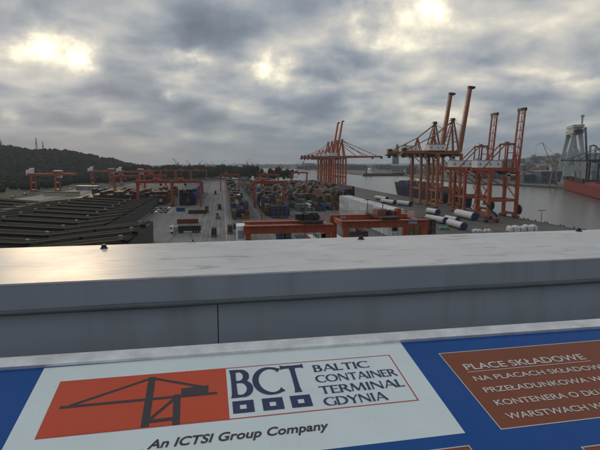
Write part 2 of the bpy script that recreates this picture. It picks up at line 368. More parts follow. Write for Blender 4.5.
SEAL = mat('dark sealant', (.10,.115,.13), .5, var=.15, scale=20)
X0, X1 = -3.2, 3.6
MB().xprism([(.811,ZT),(.811,ZT-.003),(1.16,ZT-.003),(1.16,ZT)], X0, X1).build('coping', COPM, pr)
MB().xprism([(.8115,ZT-.0032),(.8115,ZT-.045),(.8145,ZT-.045),(.8145,ZT-.0032)], X0, X1).build('fascia', FASC, pr)
MB().xprism([(1.157,ZT-.0032),(1.157,ZT-.06),(1.1595,ZT-.06),(1.1595,ZT-.0032)], X0, X1).build('fascia', FASC, pr)
bd = MB()
nn = 90; ring = []
rg = random.Random(3)
for i in range(nn):
    x = X0 + (X1-X0)*i/(nn-1); dz = rg.uniform(-.0007,.0007); ra_ = .0050 + rg.uniform(-.0005,.0006)
    ring += [(x, .8112 + ra_*math.cos(a), ZT - .0478 + dz + ra_*math.sin(a)) for a in [k*2*math.pi/10 for k in range(10)]]
bd.add(ring, [(i*10+k, i*10+(k+1)%10, (i+1)*10+(k+1)%10, (i+1)*10+k) for i in range(nn-1) for k in range(10)])
bd.build('drip_bead', SEAL, pr, True)
JX = .0162
MB().box(X0, JX-.0008, .8225, .829, -1.6, ZT-.05).build('wall_panel', WALLM, pr)
MB().box(JX+.0008, X1, .8225, .829, -1.6, ZT-.05).build('wall_panel', WALLM, pr)
MB().box(X0, X1, .830, 1.15, -1.6, ZT-.004).build('wall', mat('parapet core', (.03,.03,.032), .8), pr)
for px, py in ((104,248.3),(361,239.2),(579,231.3)):
    x, y, z = par(px, py, z=ZT)
    k = MB(); k.cyl((x,y,ZT+.0005),(x,y,ZT+.002),.0085,.0082,20); k.cyl((x,y,ZT+.002),(x,y,ZT+.0078),.0062,.0052,6); k.cyl((x,y,ZT+.0078),(x,y,ZT+.0092),.0036,.003,12)
    k.build('bolt', mat('black bolt', (.018,.018,.02), .45), pr)
struct('roof_deck', MB().box(-4,4.4,-3,1.3,CAMZ-1.78,CAMZ-1.6), CONCRETE)

# ------------------------------------------------------------------ information board
A = Vector(ray(300,346)); A = A * (.72 / math.hypot(A.x,A.y))
board = empty('information_board', 'sloping blue information board with a container terminal logo panel below the parapet', 'information board')
Mx = Matrix((( RX.x,S.x,NS.x,A.x),(RX.y,S.y,NS.y,A.y),(RX.z,S.z,NS.z,A.z+CAMZ),(0,0,0,1)))
board.matrix_world = Mx
ML = .001
def signmat(name, c, rough=.42, var=.05): return mat(name, c, rough, var=var, scale=11, spec=.22, streak=.10, dirt=tuple(.72*v+.06 for v in c), ss=16, speck=.5)
SB = signmat('printed blue', (.005,.072,.29)); SW = signmat('printed white', (.72,.80,.80)); SO = signmat('printed orange red', (.60,.085,.036))
SK = mat('printed black', (.03,.024,.024), .4, var=.05); SN = mat('printed navy', (.012,.017,.085), .4, var=.05)
SBR = signmat('printed brown', (.235,.066,.030)); SWH = mat('printed white lettering', (.60,.56,.52), .4, var=.04); SRED = mat('printed red line', (.5,.06,.04), .4, var=.04)
ALU = mat('brushed aluminium', (.78,.78,.77), .42, metal=.45, var=.22, scale=34)
def sheet(x0,y0,x1,y1,z,th=.25): return MB().box(x0*ML,x1*ML,y1*ML,y0*ML,(z-th)*ML,z*ML)
sheet(-560,6,900,-430,0,4).build('backing_panel', SB, board)
lo = sheet(-367,-8,162,-215.8,.35)
logo = lo.build('logo_panel', SW, board)
sheet(-337,-44,-117,-149,.7).build('orange_field', SO, logo)
rb = MB()
for x0,y0,x1,y1 in ((-337,-43.2,131.4,-44.8),(-337,-149.2,131.4,-151),(129.6,-44.8,131.4,-149.2)): rb.box(x0*ML,x1*ML,y1*ML,y0*ML,.5*ML,.62*ML)
rb.build('red_border', SRED, logo)
cz = [0.9]
def bl(px,py):
    q_ = ray(px,py); k = A.dot(NS)/q_.dot(NS); p = q_*k - A; return p.dot(RX)/ML, p.dot(S)/ML
def bar(mb, p, q_, w):
    p, q_ = Vector(p), Vector(q_); d = (q_-p).normalized(); nrm_ = Vector((-d.y,d.x))*w/2; cz[0] += .02; z = cz[0]*ML
    c = [p+nrm_, q_+nrm_, q_-nrm_, p-nrm_]
    mb.add([(v.x*ML,v.y*ML,z) for v in c], [(0,3,2,1)])
def poly(mb, pts):
    cz[0] += .02; mb.add([(x*ML,y*ML,cz[0]*ML) for x,y in pts], [tuple(range(len(pts)))])
ce = MB()
apex = bl(152.3,378.6)
bar(ce, bl(59.6,408.2), bl(217.2,393.4), 5.0)
bar(ce, bl(70,406.3), apex, 4.4)
bar(ce, (apex[0]-2,apex[1]+.6), bl(208,388.3), 4.6)
bar(ce, (apex[0],apex[1]+2), bl(144.6,427.5), 9.5)
poly(ce, [bl(181.2,389.2), bl(208.4,385.6), bl(208.4,393.8), bl(181.2,397)])
bar(ce, bl(177.2,395), bl(176,425.2), 9)
bar(ce, bl(147,422.4), bl(177,418.6), 6)
bar(ce, bl(148.5,421), bl(176,398), 4.6)
ce.build('crane_emblem', SK, logo)
# flared roman capitals drawn as pen strokes: (x, y, width) along each stroke, cap height 1
def stem(x, y0=0, y1=1, w=.15): 
    return [(x,y0,w*1.5),(x,y0+.05,w*1.25),(x,y0+.16,w*1.03),(x,(y0+y1)/2,w*.95),(x,y1-.16,w*1.03),(x,y1-.05,w*1.25),(x,y1,w*1.5)]
def arc(cx,cy,rx,ry,a0,a1,wf,n=26): 
    o = []
    for i in range(n+1):
        t_ = i/n; a = rad(a0+(a1-a0)*t_); o.append((cx+rx*math.cos(a), cy+ry*math.sin(a), wf(t_,a)))
    return o
def fl2(p, q_, w0, w1=None):
    w1 = w1 or w0; o = []
    for t_, k in ((0,1.35),(.08,1.15),(.3,1),(.7,1),(.92,1.15),(1,1.35)):
        o.append((p[0]+(q_[0]-p[0])*t_, p[1]+(q_[1]-p[1])*t_, (w0+(w1-w0)*t_)*k))
    return o
def hbar(x0,x1,y,w=.1): return [(x0,y,w*.9),((x0+x1)/2,y,w*.9),(x1-.09,y,w),(x1,y,w*1.7)]
bow = lambda t_,a: .075+.105*abs(math.cos(a))
def Cst(cx): return arc(cx,.5,.44,.465,48,312,lambda t_,a: .07+.11*max(0,-math.cos(a))+ (.10 if (t_<.03 or t_>.97) else .05*max(0,(.12-min(t_,1-t_))/.12)))
GL = {
 'B': (.66,[stem(.1), [(.1,.95,.1),(.26,.95,.1)]+arc(.27,.745,.2,.205,90,-90,bow)+[(.1,.54,.08)], [(.1,.54,.05)]+arc(.29,.295,.245,.25,90,-90,bow)+[(.1,.05,.1)]]),
 'A': (.86,[fl2((.06,0),(.41,1),.085), fl2((.41,1.0),(.8,0),.155), [(.2,.33,.075),(.66,.33,.075)]]),
 'L': (.56,[stem(.1), hbar(.1,.52,.05)]),
 'T': (.74,[stem(.36,0,.95), [(.01,.945,.17),(.09,.945,.105),(.36,.945,.095),(.63,.945,.105),(.71,.945,.17)]]),
 'I': (.32,[stem(.14)]),
 'C': (.84,[Cst(.5)]),
 'O': (1.04,[arc(.5,.5,.425,.455,0,360,lambda t_,a: .075+.095*abs(math.cos(a)),40)]),
 'N': (.9,[fl2((.1,0),(.1,1),.09), fl2((.1,.98),(.76,.04),.15), fl2((.76,0),(.76,1),.09)]),
 'E': (.6,[stem(.1), hbar(.1,.53,.95), hbar(.1,.47,.52,.08), hbar(.1,.55,.05)]),
 'R': (.74,[stem(.1), [(.1,.95,.1)]+arc(.28,.725,.22,.225,90,-90,bow)+[(.1,.5,.08)], fl2((.3,.5),(.68,0),.14)]),
 'M': (1.08,[fl2((.08,0),(.16,1),.085), fl2((.16,1),(.5,.06),.15), fl2((.5,.06),(.84,1),.085), fl2((.84,1),(.93,0),.15)]),
 'G': (.9,[Cst(.5), stem(.78,.05,.48,.12)]),
 'D': (.86,[stem(.1), [(.1,.95,.1)]+arc(.3,.5,.45,.45,90,-90,bow)+[(.1,.05,.1)]]),
 'Y': (.78,[fl2((.04,1),(.38,.5),.15), fl2((.72,1),(.38,.5),.085), stem(.38,0,.5,.15)]),
 ' ': (.4,[])}
def ribbon(mb, pts, sx, sy, ox, oy):
    n_ = len(pts); vs = []; cz[0] += .004; z = cz[0]*ML
    for i,(x,y,w) in enumerate(pts):
        a = Vector(pts[max(i-1,0)][:2]); c = Vector(pts[min(i+1,n_-1)][:2]); d = c-a
        d = d.normalized() if d.length > 1e-6 else Vector((1,0)); nx, ny = -d.y*w/2, d.x*w/2
        vs += [((ox+(x+nx)*sx)*ML,(oy+(y+ny)*sy)*ML,z),((ox+(x-nx)*sx)*ML,(oy+(y-ny)*sy)*ML,z)]
    mb.add(vs, [(2*i,2*i+1,2*i+3,2*i+2) for i in range(n_-1)])
def roman(text, x0, ybase, width, cap, name, m, par_):
    tot = sum(GL[c][0] for c in text) - .06; sx = width/tot; x = x0; mb = MB()
    for c in text:
        for st in GL[c][1]: ribbon(mb, st, sx, cap, x, ybase)
        x += GL[c][0]*sx
    return mb.build(name, m, par_)
cz[0] = 1.0
roman('BCT', -112.5, -111.2, 104.5, 61, 'lettering', SN, logo)
for x in (-112,-74,-37):
    s_ = MB(); X0_,X1_,Y0_,Y1_ = x,x+27,-118,-141; a_,b_,c_,d_ = x+9,x+17.5,-125.5,-134
    z0_,z1_ = .5*ML,.9*ML
    for q0 in ((X0_,Y0_,X1_,c_),(X0_,d_,X1_,Y1_),(X0_,c_,a_,d_),(b_,c_,X1_,d_)):
        s_.box(q0[0]*ML,q0[2]*ML,q0[3]*ML,q0[1]*ML,z0_,z1_)
    s_.build('square_mark', SN, logo)
for tx, x, yb, wd in (('BALTIC',7,-70.6,83),('CONTAINER',5.5,-95.4,118),('TERMINAL',5,-120,119.5),('GDYNIA',5.5,-144,85)):
    roman(tx, x, yb, wd, 16.2, 'lettering', SN, logo)
def sans(text, x0, ybase, cap, width, name, m, par_, z=.9, bold=.016, shear=0.0):
    cu = bpy.data.curves.new('lettering_curve', 'FONT'); cu.body = text; cu.offset = bold; cu.shear = shear; cu.resolution_u = 5
    to = bpy.data.objects.new('lettering_curve', cu); COL.objects.link(to)
    dg = bpy.context.evaluated_depsgraph_get(); me = bpy.data.meshes.new_from_object(to.evaluated_get(dg))
    bpy.data.objects.remove(to); bpy.data.curves.remove(cu)
    xs = [v.co.x for v in me.vertices]; mn, mxx = min(xs), max(xs); k = width/(mxx-mn) if width else cap/.70*.98
    for v in me.vertices: v.co = ((x0+(v.co.x-mn)*k)*ML,(ybase+v.co.y*cap/.695)*ML, z*ML)
    me.materials.clear(); me.materials.append(m); me.name = name
    o = bpy.data.objects.new(name, me); COL.objects.link(o); o.parent = par_; return o
sans('An ICTSI Group Company', -211, -185, 13.2, 212, 'lettering', SK, logo, bold=.02, shear=.28)
bp_ = sheet(210.3,-51.4,880,-216,.35).build('text_panel', SBR, board)
bo = MB()
for x0,y0,x1,y1 in ((209,-50,881,-51.4),(209,-216,881,-217.4),(209,-51.4,210.3,-216)): bo.box(x0*ML,x1*ML,y1*ML,y0*ML,.1*ML,.5*ML)
bo.build('panel_border', SWH, bp_)
sans('PLACE SKŁADOWE', 230.5, -97.3, 14.2, 203, 'lettering', SWH, bp_)
ul = MB().box(229*ML,437*ML,-102.6*ML,-101.5*ML,.5*ML,.75*ML).build('underline', SWH, bp_)
for tx, yb, wd in (('NA PLACACH SKŁADOWYCH',-123.6,247),('PRZEŁADUNKOWA W K',-149.5,206),('KONTENERA O DŁUG',-176.2,180),('WARSTWACH W C',-202.2,160)):
    sans(tx, 230, yb, 10.6, wd, 'lettering', SWH, bp_, bold=.013)
for x0,x1,dy in ((-330,156,0),(287,880,-23)):
    lp = sheet(x0+1.3,-236.4+dy,x1-1.3,-400,.35).build('text_panel', SBR, board)
    lb = MB()
    for a_,b_,c_,d_ in ((x0,-235+dy,x1,-236.4+dy),(x0,-236.4+dy,x0+1.3,-400),(x1-1.3,-236.4+dy,x1,-400)): lb.box(a_*ML,c_*ML,d_*ML,b_*ML,.1*ML,.5*ML)
    lb.build('panel_border', SWH, lp)
tr = MB()
c0, s0 = math.cos(-.0115), math.sin(-.0115)
pts = [(-620,16.3),(900,16.3),(900,-8.6),(-620,-8.6)]
def rt(x,y): return (x*c0-y*s0)*ML,(x*s0+y*c0-1.6)*ML
tr.prism([rt(x,y) for x,y in pts], -4*ML, 5.5*ML)
tr.build('top_rail', ALU, board, bevel=.0012)
for x in (-400,700): MB().box(x*ML-.025,x*ML+.025,-.2,-.15,-1.25,-.005).build('post', GREYP, board)

# ------------------------------------------------------------------ dark warehouse roof at the left
ROOFM = mat('dark roofing felt', (.013,.013,.012), .95, var=.3, scale=.15, spec=.05)
CURB = mat('grey roof curb', (.10,.10,.10), .7, var=.25, scale=.3)
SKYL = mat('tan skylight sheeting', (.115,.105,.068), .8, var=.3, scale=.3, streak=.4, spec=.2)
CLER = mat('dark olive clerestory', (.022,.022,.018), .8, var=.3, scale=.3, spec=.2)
VENT = mat('pale vent hood', (.2,.2,.195), .6, var=.15)
wh = empty('warehouse', 'low dark warehouse roof with rows of skylight strips and small vents', 'warehouse', (-100,280,0))
OX, OY = -100, 280
RU = [(-204,5),(-170,8.3),(-137,5.2),(-103,8.4),(-70.5,6),(-52,8),(-33.2,9.6),(-31.5,9.2)]
def rz(u):
    for (a,za),(b_,zb) in zip(RU,RU[1:]):
        if a <= u <= b_: return za+(zb-za)*(u-a)/(b_-a)
    return RU[-1][1]
def umax(v): return -31.5 if v < 226 else -52
V0, V1, VS = 66.0, 406.0, 20.0
rows = [V0+VS*i for i in range(int((V1-V0)/VS)+1)]
rf = MB()
for va, vb in zip(rows, rows[1:]):
    um = umax(va+1)
    us = [u for u,_ in RU if u < um] + [um]
    for a,b_ in zip(us,us[1:]):
        za, zb = rz(a), rz(b_)
        # each bay is a shed: its near edge stands a step above the bay in front
        rf.add([(a-OX,va-OY,za+.6),(b_-OX,va-OY,zb+.6),(b_-OX,vb-OY,zb-.25),(a-OX,vb-OY,za-.25),
                (a-OX,va-OY,za-.25),(b_-OX,va-OY,zb-.25)], [(0,1,2,3),(4,5,1,0)])
rf.build('roof', ROOFM, wh)
wl = MB()
wl.box(-203.9-OX,-31.6-OX,V0+.1-OY,225.8-OY,0,5.7); wl.box(-203.9-OX,-52.1-OX,225.8-OY,V1-.2-OY,0,5.69)
for va,vb in zip(rows,rows[1:]):
    um = umax(va+1); wl.box(um-.3-OX,um-.02-OX,va-OY+.01,vb-OY-.01,5.72,rz(um)-.3)
wl.build('wall', mat('grey rendered wall', (.055,.054,.052), .85, var=.2, scale=.2, streak=.5), wh)
for i, va in enumerate(rows[:-1]):
    um = umax(va+1); us = [u for u,_ in RU if u < um] + [um]
    if va < 120: continue
    cb = MB()
    for a,b_ in zip(us,us[1:]):
        if b_-a < 3: continue
        cb.beam((a-OX,va-.12-OY,rz(a)+.67),(b_-OX,va-.12-OY,rz(b_)+.67),.34,.14)
    cb.build('roof_curb', CURB, wh)
    for a,b_ in zip(us,us[1:]):
        if b_-a < 8: continue
        sk = MB(); a2, b2 = a+.6, b_-.6
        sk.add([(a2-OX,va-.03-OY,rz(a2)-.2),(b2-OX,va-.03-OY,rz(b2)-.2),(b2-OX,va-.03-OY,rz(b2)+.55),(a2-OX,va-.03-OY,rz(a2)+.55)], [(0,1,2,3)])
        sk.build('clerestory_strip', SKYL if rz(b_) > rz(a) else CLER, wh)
    rb_ = MB()
    for a,b_ in zip(us,us[1:]):
        if b_-a < 3: continue
        rb_.beam((a-OX,va+10-OY,rz(a)+.30),(b_-OX,va+10-OY,rz(b_)+.30),.28,.26)
    rb_.build('roof_rib', CURB, wh)
    for u in (-103,-70.5,-34.0,-137,-170):
        if u < um: MB().cbox((u-OX,va+.7-OY,rz(u)+1.3),(1.2,1.1,1.6)).build('vent', VENT, wh)
# ------------------------------------------------------------------ containers
def container_mesh(Lc, H=2.59, Wc=2.44):
    mb = MB(); hw = Wc/2; hl = Lc/2
    def side(x, sgn):
        nC = int(Lc/.56); zs = (.16,H-.12); vs = []; st = (Lc-.3)/nC
        for i in range(nC):
            y = -hl+.15+i*st
            for dy,dx in ((0,0),(st*.3,0),(st*.5,-.05),(st*.8,-.05)): 
                for z in zs: vs.append((x+sgn*dx, y+dy, z))
        for z in zs: vs.append((x,hl-.15,z))
        mb.add(vs,[(2*i,2*i+2,2*i+3,2*i+1) for i in range(len(vs)//2-1)])
    side(hw-.02,1); side(-hw+.02,-1)
    mb.box(-hw+.06,hw-.06,-hl+.12,hl-.02,.08,H-.05)            # core and back wall
    for x in (-hw,hw-.16):
        for y in (-hl,hl-.16): mb.box(x,x+.16,y,y+.16,0,H)       # corner posts
    for x in (-hw+.003,hw-.123): 
        mb.box(x,x+.12,-hl+.161,hl-.161,.01,.15); mb.box(x,x+.12,-hl+.161,hl-.161,H-.13,H-.01)
    for y in (-hl+.003,hl-.103): 
        mb.box(-hw+.161,hw-.161,y,y+.1,.01,.16); mb.box(-hw+.161,hw-.161,y,y+.1,H-.13,H-.012)
    for i in range(int(Lc/.6)): mb.box(-hw+.2,hw-.2,-hl+.3+i*.6,-hl+.6+i*.6,H-.052,H-.03)
    return mb.mesh('container', CM['rust red'])
def door_mesh(Lc, H=2.59):
    mb = MB(); hl = Lc/2
    for x0,x1 in ((-1.05,-.01),(.01,1.05)): mb.box(x0,x1,-hl+.03,-hl+.11,.17,H-.14)
    for x in (-.85,-.3,.3,.85): mb.cyl((x,-hl+.0,.12),(x,-hl+.0,H-.1),.035,n=6,mi=1)
    for x in (-.58,.58): mb.box(x-.3,x+.3,-hl-.02,-hl+.005,1.05,1.12,1)
    return mb.mesh('door', [CM['rust red'], mat('door bars', (.3,.29,.28), .4, var=.2)])
ME40, ME20 = container_mesh(12.19), container_mesh(6.06)
DM40, DM20 = door_mesh(12.19), door_mesh(6.06)
def container(loc, colr, label, group=None, L40=True, rz_=0, door=False):
    o = bpy.data.objects.new('shipping_container', ME40 if L40 else ME20); COL.objects.link(o)
    o.location = loc; o.rotation_euler = (0,0,rz_); tag(o, label, 'container', group)
    o.material_slots[0].link = 'OBJECT'; o.material_slots[0].material = CM[colr]
    if door:
        d = bpy.data.objects.new('door', DM40 if L40 else DM20); COL.objects.link(d); d.parent = o
        d.material_slots[0].link = 'OBJECT'; d.material_slots[0].material = CM[colr]
    return o
# stacks: dict (row, bay) -> list of colours from the ground up
BL = []
def block(phrase, u0, nrow, v0, nbay, hfun, cols, pitch=2.72, blen=12.55):
    st = {}
    for b_ in range(nbay):
        for r in range(nrow):
            h = hfun(r,b_); st[(r,b_)] = [R.choices(CNAMES, cols)[0] for _ in range(h)]
    BL.append((phrase,u0,pitch,v0,blen,nrow,nbay,st)); return st
#        rust maro oran navy blue turq gree lgre whit yell brow dgre
MIXA = [5,   4,   3,   4,   2,   1,   2,   2,   .6,  4,   5,   2]
MIXB = [4,   5,   3,   4,   1,   .6,  1,   2,   .6,  4,   5,   3]
MIXC = [3,   5,   1,   3,   1,   1,   3,   6,   1,   1.5, 3,   5]
MIXE = [4,   6,   3,   2,   .5,  .3,  .5,  1.5, .4,  5,   6,   3]
rnd = lambda lo,hi: R.randint(lo,hi)
sA = block('block beside the road', 6.2, 4, 304, 46, lambda r,b_: (1 if r!=0 else 2) if b_==0 else (rnd(1,3) if b_ < 4 else rnd(2,4)), MIXA)
sA[(0,0)] = ['brown','orange brown']; sA[(1,0)] = []; sA[(2,0)] = ['yellow tan']; sA[(3,0)] = ['yellow tan','rust red']
sA[(0,1)] = ['green','green','turquoise'][:2]; sA[(1,1)] = ['navy blue','navy blue']; sA[(2,1)] = ['light grey','navy blue']; sA[(3,1)] = ['rust red','rust red','rust red','turquoise']
sA[(0,2)] = ['maroon','navy blue','navy blue']; sA[(1,2)] = ['yellow tan','yellow tan','light grey']; sA[(2,2)] = ['navy blue','bright blue']; sA[(3,2)] = ['navy blue','bright blue']
sA[(0,3)] = ['maroon']*3; sA[(1,3)] = ['rust red','maroon','yellow tan']; sA[(2,3)] = ['brown','rust red','maroon']
sB = block('middle block', 28.6, 6, 306, 44, lambda r,b_: rnd(1,3) if b_ < 3 else rnd(1,4), MIXB)
for r in range(6): sB[(r,0)] = []
sB[(1,0)] = ['navy blue']*3; sB[(2,0)] = ['maroon','navy blue','dark grey']; sB[(3,0)] = ['dark grey','dark grey','navy blue']; sB[(4,0)] = ['navy blue','navy blue','navy blue']
sB[(3,1)] = ['brown','brown','yellow tan','yellow tan']; sB[(0,1)] = ['brown','orange brown','yellow tan']
sC = block('grey and green block', 54, 8, 346, 38, lambda r,b_: rnd(1,2) if b_ < 2 else rnd(2,4), MIXC)
for r in range(8): sC[(r,0)] = [['light grey']*2,['dark grey','light grey'],['light grey','light grey'],['light grey','white'],['light grey'],['maroon','rust red'],['dark grey'],['navy blue','bright blue']][r]
for r in range(8): sC[(r,1)] = [['green']*2,['green','green','turquoise'],['dark grey','dark grey','light grey'],['light grey']*2,['light grey','green'],['maroon','rust red'],['navy blue','bright blue'],[]][r]
sE = block('far block by the quay cranes', 86, 9, 408, 22, lambda r,b_: rnd(2,4), MIXE)
sF = block('dark block at the quayside', 113.5, 4, 442, 4, lambda r,b_: 4 if r < 3 else 5, [3,6,0,8,0,0,0,0,0,0,2,3])
sG = block('block before the far quay cranes', 112, 8, 560, 10, lambda r,b_: rnd(2,4), MIXE)
sW = block('white refrigerated wall', 80, 3, 223.5, 8, lambda r,b_: 5, [0,0,0,0,0,0,0,1,9,0,0,0])
for k in sW: sW[k] = ['white' for _ in range(5)]
sH = block('stacks behind the white wall', 79, 3, 352, 4, lambda r,b_: rnd(2,4), MIXE)
sAl = block('stack under the leftmost red yard gantry', -63.5, 6, 418, 10, lambda r,b_: rnd(3,4), [2,2,3,1,0,0,0,1,.5,7,5,0])
sBe = block('blue stack beside the road', -35.5, 5, 412, 14, lambda r,b_: 5 if b_ else rnd(4,5), [2,2,1,7,6,0,0,1,.3,1,1,1])
sL = block('block behind the dark roof', -126, 21, 436, 6, lambda r,b_: (rnd(3,4) if r > 7 else rnd(1,3)) if b_ < 3 else rnd(2,4), [9,7,4,2,1,0,1,1,.6,4,5,2])
sN = block('row below the near red gantries', 24, 14, 205, 1, lambda r,b_: rnd(1,2), [4,4,1,2,0,1,1,6,2,1,2,3], pitch=2.9)
TIER = ['ground','second','third','fourth','fifth']
cand = []; rest = []
for phrase,u0,pit,v0,bl_,nr,nb,st in BL:
    for (r,b_),cols in st.items():
        for t_,c in enumerate(cols):
            loc = (u0+pit*r+1.22, v0+bl_*b_+6.1, 2.6*t_)
            top = t_ == len(cols)-1
            front = len(st.get((r,b_-1),[])) <= t_
            nb_r = (r-1 if u0 > 0 else r+1)
            sidev = len(st.get((nb_r,b_),[])) <= t_
            vis = front or sidev or top
            # front faces count fully only when not deep behind taller stacks
            rec = (math.hypot(loc[0],loc[1]) + (0 if (front or sidev) else 60), loc, c, phrase, r, b_, t_, top, len(cols), front)
            (cand if vis else rest).append(rec)
cand.sort(key=lambda r: r[0])
IND, MORE = cand[:225], cand[225:]
side_of = lambda u0: 'road side'
for d,loc,c,phrase,r,b_,t_,top,n_,front in IND:
    tier = ('lone ' if n_ == 1 else '') 
    lv = 'topmost' if top and n_ > 1 else ('single' if n_ == 1 else TIER[t_]+' tier')
    lab = f"{c} container, {lv}, {ORD[r]} row, {ORD[b_]} bay, {phrase}"
    container((loc[0],loc[1],loc[2]+.004), c, lab, f"containers in the {phrase}", True, 0, door=(front and d < 420))
fb = MB(); matl = [CM[k] for k in CNAMES]
for d,loc,c,*_ in MORE + rest:
    mi = CNAMES.index(c); j = .97
    fb.box(loc[0]-1.22,loc[0]+1.22,loc[1]-6.09,loc[1]+6.09,loc[2]+.03,loc[2]+2.585,mi)
o = fb.build('shipping_containers', matl); tag(o, 'distant and half hidden stacked containers of many colours in the yard', 'containers', None, 'stuff')

# ------------------------------------------------------------------ rubber tyred yard gantries
def make_rtg(name, label, span, H, m, dv=8.0, loc=(0,0,0), group=None, details=True, trolley=.55, ehouse=False, lw=1.25):
    t_ = empty(name, label, 'gantry crane', loc, 0, group); h = span/2
    for sy in (-1,1):
        y = sy*dv/2
        g = MB(); g.box(-h-1.2,h+1.2,y-.62,y+.62,H-2.1,H); 
        for k in range(int(span//2.6)): g.box(-h+1+k*2.6,-h+1.12+k*2.6,y-.72,y+.72,H-2.0,H-.1)
        g.box(-h-1.2,h+1.2,y+sy*.75,y+sy*1.5,H-.12,H-.05)
        for k in range(int(span//2)+1): g.box(-h+k*2-.03,-h+k*2+.03,y+sy*1.44-.03,y+sy*1.44+.03,H-.05,H+1.0)
        g.box(-h-1.2,h+1.2,y+sy*1.44-.035,y+sy*1.44+.035,H+.95,H+1.03)
        g.build('girder', m, t_)
        for sx in (-1,1):
            MB().beam((sx*h,y,1.7),(sx*h,y,H-2.1),lw,lw*.76,lw*.9,lw*.76).build('leg', m, t_)
    for sx in (-1,1):
        s_ = MB(); s_.box(sx*h-.55,sx*h+.55,-dv/2-1.2,dv/2+1.2,1.0,2.1); s_.build('sill_beam', m, t_)
        e = MB(); e.box(sx*h-.5,sx*h+.5,-dv/2+.63,dv/2-.63,H-1.9,H-.6); e.build('end_beam', m, t_)
        for y in ((-dv/2-.3,dv/2+.3) if not details else (-dv/2-.9,-dv/2+.9,dv/2-.9,dv/2+.9)):
            MB().cyl((sx*h-.35,y,.75),(sx*h+.35,y,.75),.75,n=14).build('wheel', RUBBER, t_)
    tx = -h + span*trolley
    tr_ = MB(); tr_.box(tx-2.6,tx+2.6,-dv/2-.7,dv/2+.7,H+.15,H+.75); tr_.box(tx-2,tx+.6,-2.4,1.8,H+.75,H+2.3); tr_.cyl((tx+1.4,-2.4,H+1.5),(tx+1.4,2.0,H+1.5),.7,n=12)
    tr_.cyl((tx+1.0,2.4,H+.7),(tx+1.0,2.4,H+4.0),.13,n=8); tr_.box(tx+.5,tx+1.9,2.2,2.6,H+3.7,H+4.1)
    tr_.build('trolley', [DARKMET if details else m], t_)
    cb = MB(); cb.box(tx+2.7,tx+4.5,-1.2,1.2,H-4.6,H-2.3); cb.box(tx+2.9,tx+4.3,-.5,.5,H-2.3,H+.16); c_ = cb.build('operator_cab', WHITEP if details else GREYP, t_)
    MB().box(tx+2.8,tx+4.4,-1.24,-1.2,H-4.1,H-2.9).build('window', GLASS, c_)
    rp = MB()
    for a,b_ in ((-1.2,-2.6),(1.2,-2.6),(-1.2,2.6),(1.2,2.6)): rp.cyl((tx+a,b_*.5,H-7.2),(tx+a,b_*.5,H+.2),.05,n=5)
    rp.build('hoist_rope', DARKMET, t_)
    sp = MB(); sp.box(tx-1.1,tx+1.1,-dv*.36,dv*.36,H-7.7,H-7.2); sp.box(tx-1.25,tx+1.25,-6.0,-5.6,H-8.0,H-7.4); sp.box(tx-1.25,tx+1.25,5.6,6.0,H-8.0,H-7.4); sp.box(tx-.3,tx+.3,-5.6,5.6,H-7.9,H-7.5)
    sp.build('spreader', m, t_)
    if ehouse:
        eh = MB(); eh.box(-h-2.9,-h-.75,-dv/2+.2,dv/2-1.5,H-4.6,H-.2); e_ = eh.build('electrical_house', WHITEP, t_)
        MB().box(-h-2.6,-h-1.05,-dv/2+.16,-dv/2+.2,H-3.4,H-1.3).build('window', GREYP, e_)
        MB().box(-h-2.7,-h-.75,-dv/2+.3,dv/2-1.7,H-9.6,H-5.6).build('power_pack', WHITEP, t_)
    return t_
def midg(uL,uR,v): return ((uL+uR)/2, v, 0), uR-uL
g1c, g1s = midg(6.2,26.2,121)
rtg1 = make_rtg('yard_gantry_crane','nearest red yard gantry with white electrical boxes on its left end',g1s,20.6,STEEL_RED,7.5,g1c,'red yard gantries near the building',trolley=.80,ehouse=True)
# dark machinery and a pink panel on the trolley
bx = MB(); bx.box(5.3,7.6,-2,2,20.8,23.2); bx.box(2.0,5.1,-1.4,1.6,21.4,22.9); bx.cyl((4,-1.5,22.2),(8,-1.5,22.2),.8,n=12); bx.build('machinery', DARKMET, rtg1)
MB().box(7.8,9.6,-2.2,-1.9,21.0,22.9).build('sign_panel', mat('faded pink panel', (.5,.28,.32), .5, var=.3, scale=1.5), rtg1)
g2c, g2s = midg(33.0,55.6,133)
rtg2 = make_rtg('yard_gantry_crane','right-hand near red yard gantry with pole on its trolley',g2s,20.2,STEEL_RED,14,g2c,'red yard gantries near the building',trolley=.56,lw=1.75)
MB().box(6.3,8.9,-7.9,-7.75,19.0,20.0).build('sign_panel', mat('blue white panel', (.3,.38,.5), .5, var=.4, scale=1.2), rtg2)
MB().box(8.3,10.3,-2.5,-2.2,20.3,22.0).build('sign_panel', mat('pale pink panel', (.6,.46,.46), .5, var=.25, scale=1.5), rtg2)
MB().box(-9.6,-7.8,6.1,6.25,19.0,19.9).build('sign_panel', GREYP, rtg2)
bx = MB(); bx.box(-1.0,1.6,-3,1.4,20.96,22.3); bx.box(2.6,4.6,-2,1,20.96,22.0); bx.cyl((-.6,2,21.4),(3.8,2,21.4),.55,n=14); bx.box(4.8,6.0,-3,-1,20.96,22.8); bx.build('winch_house', mat('red winch cover', (.3,.06,.04), .6), rtg2)
make_rtg('yard_gantry_crane','red yard gantry straddling yellow and brown stacks left of the road',27,21,STEEL_RED,8,midg(-68,-41.5,410)[0],'red yard gantries left of the road',details=False)
make_rtg('yard_gantry_crane','red yard gantry straddling the tall blue stack beside the road',22.6,21,STEEL_RED,8,midg(-40.5,-17.2,406)[0],'red yard gantries left of the road',details=False,trolley=.3)
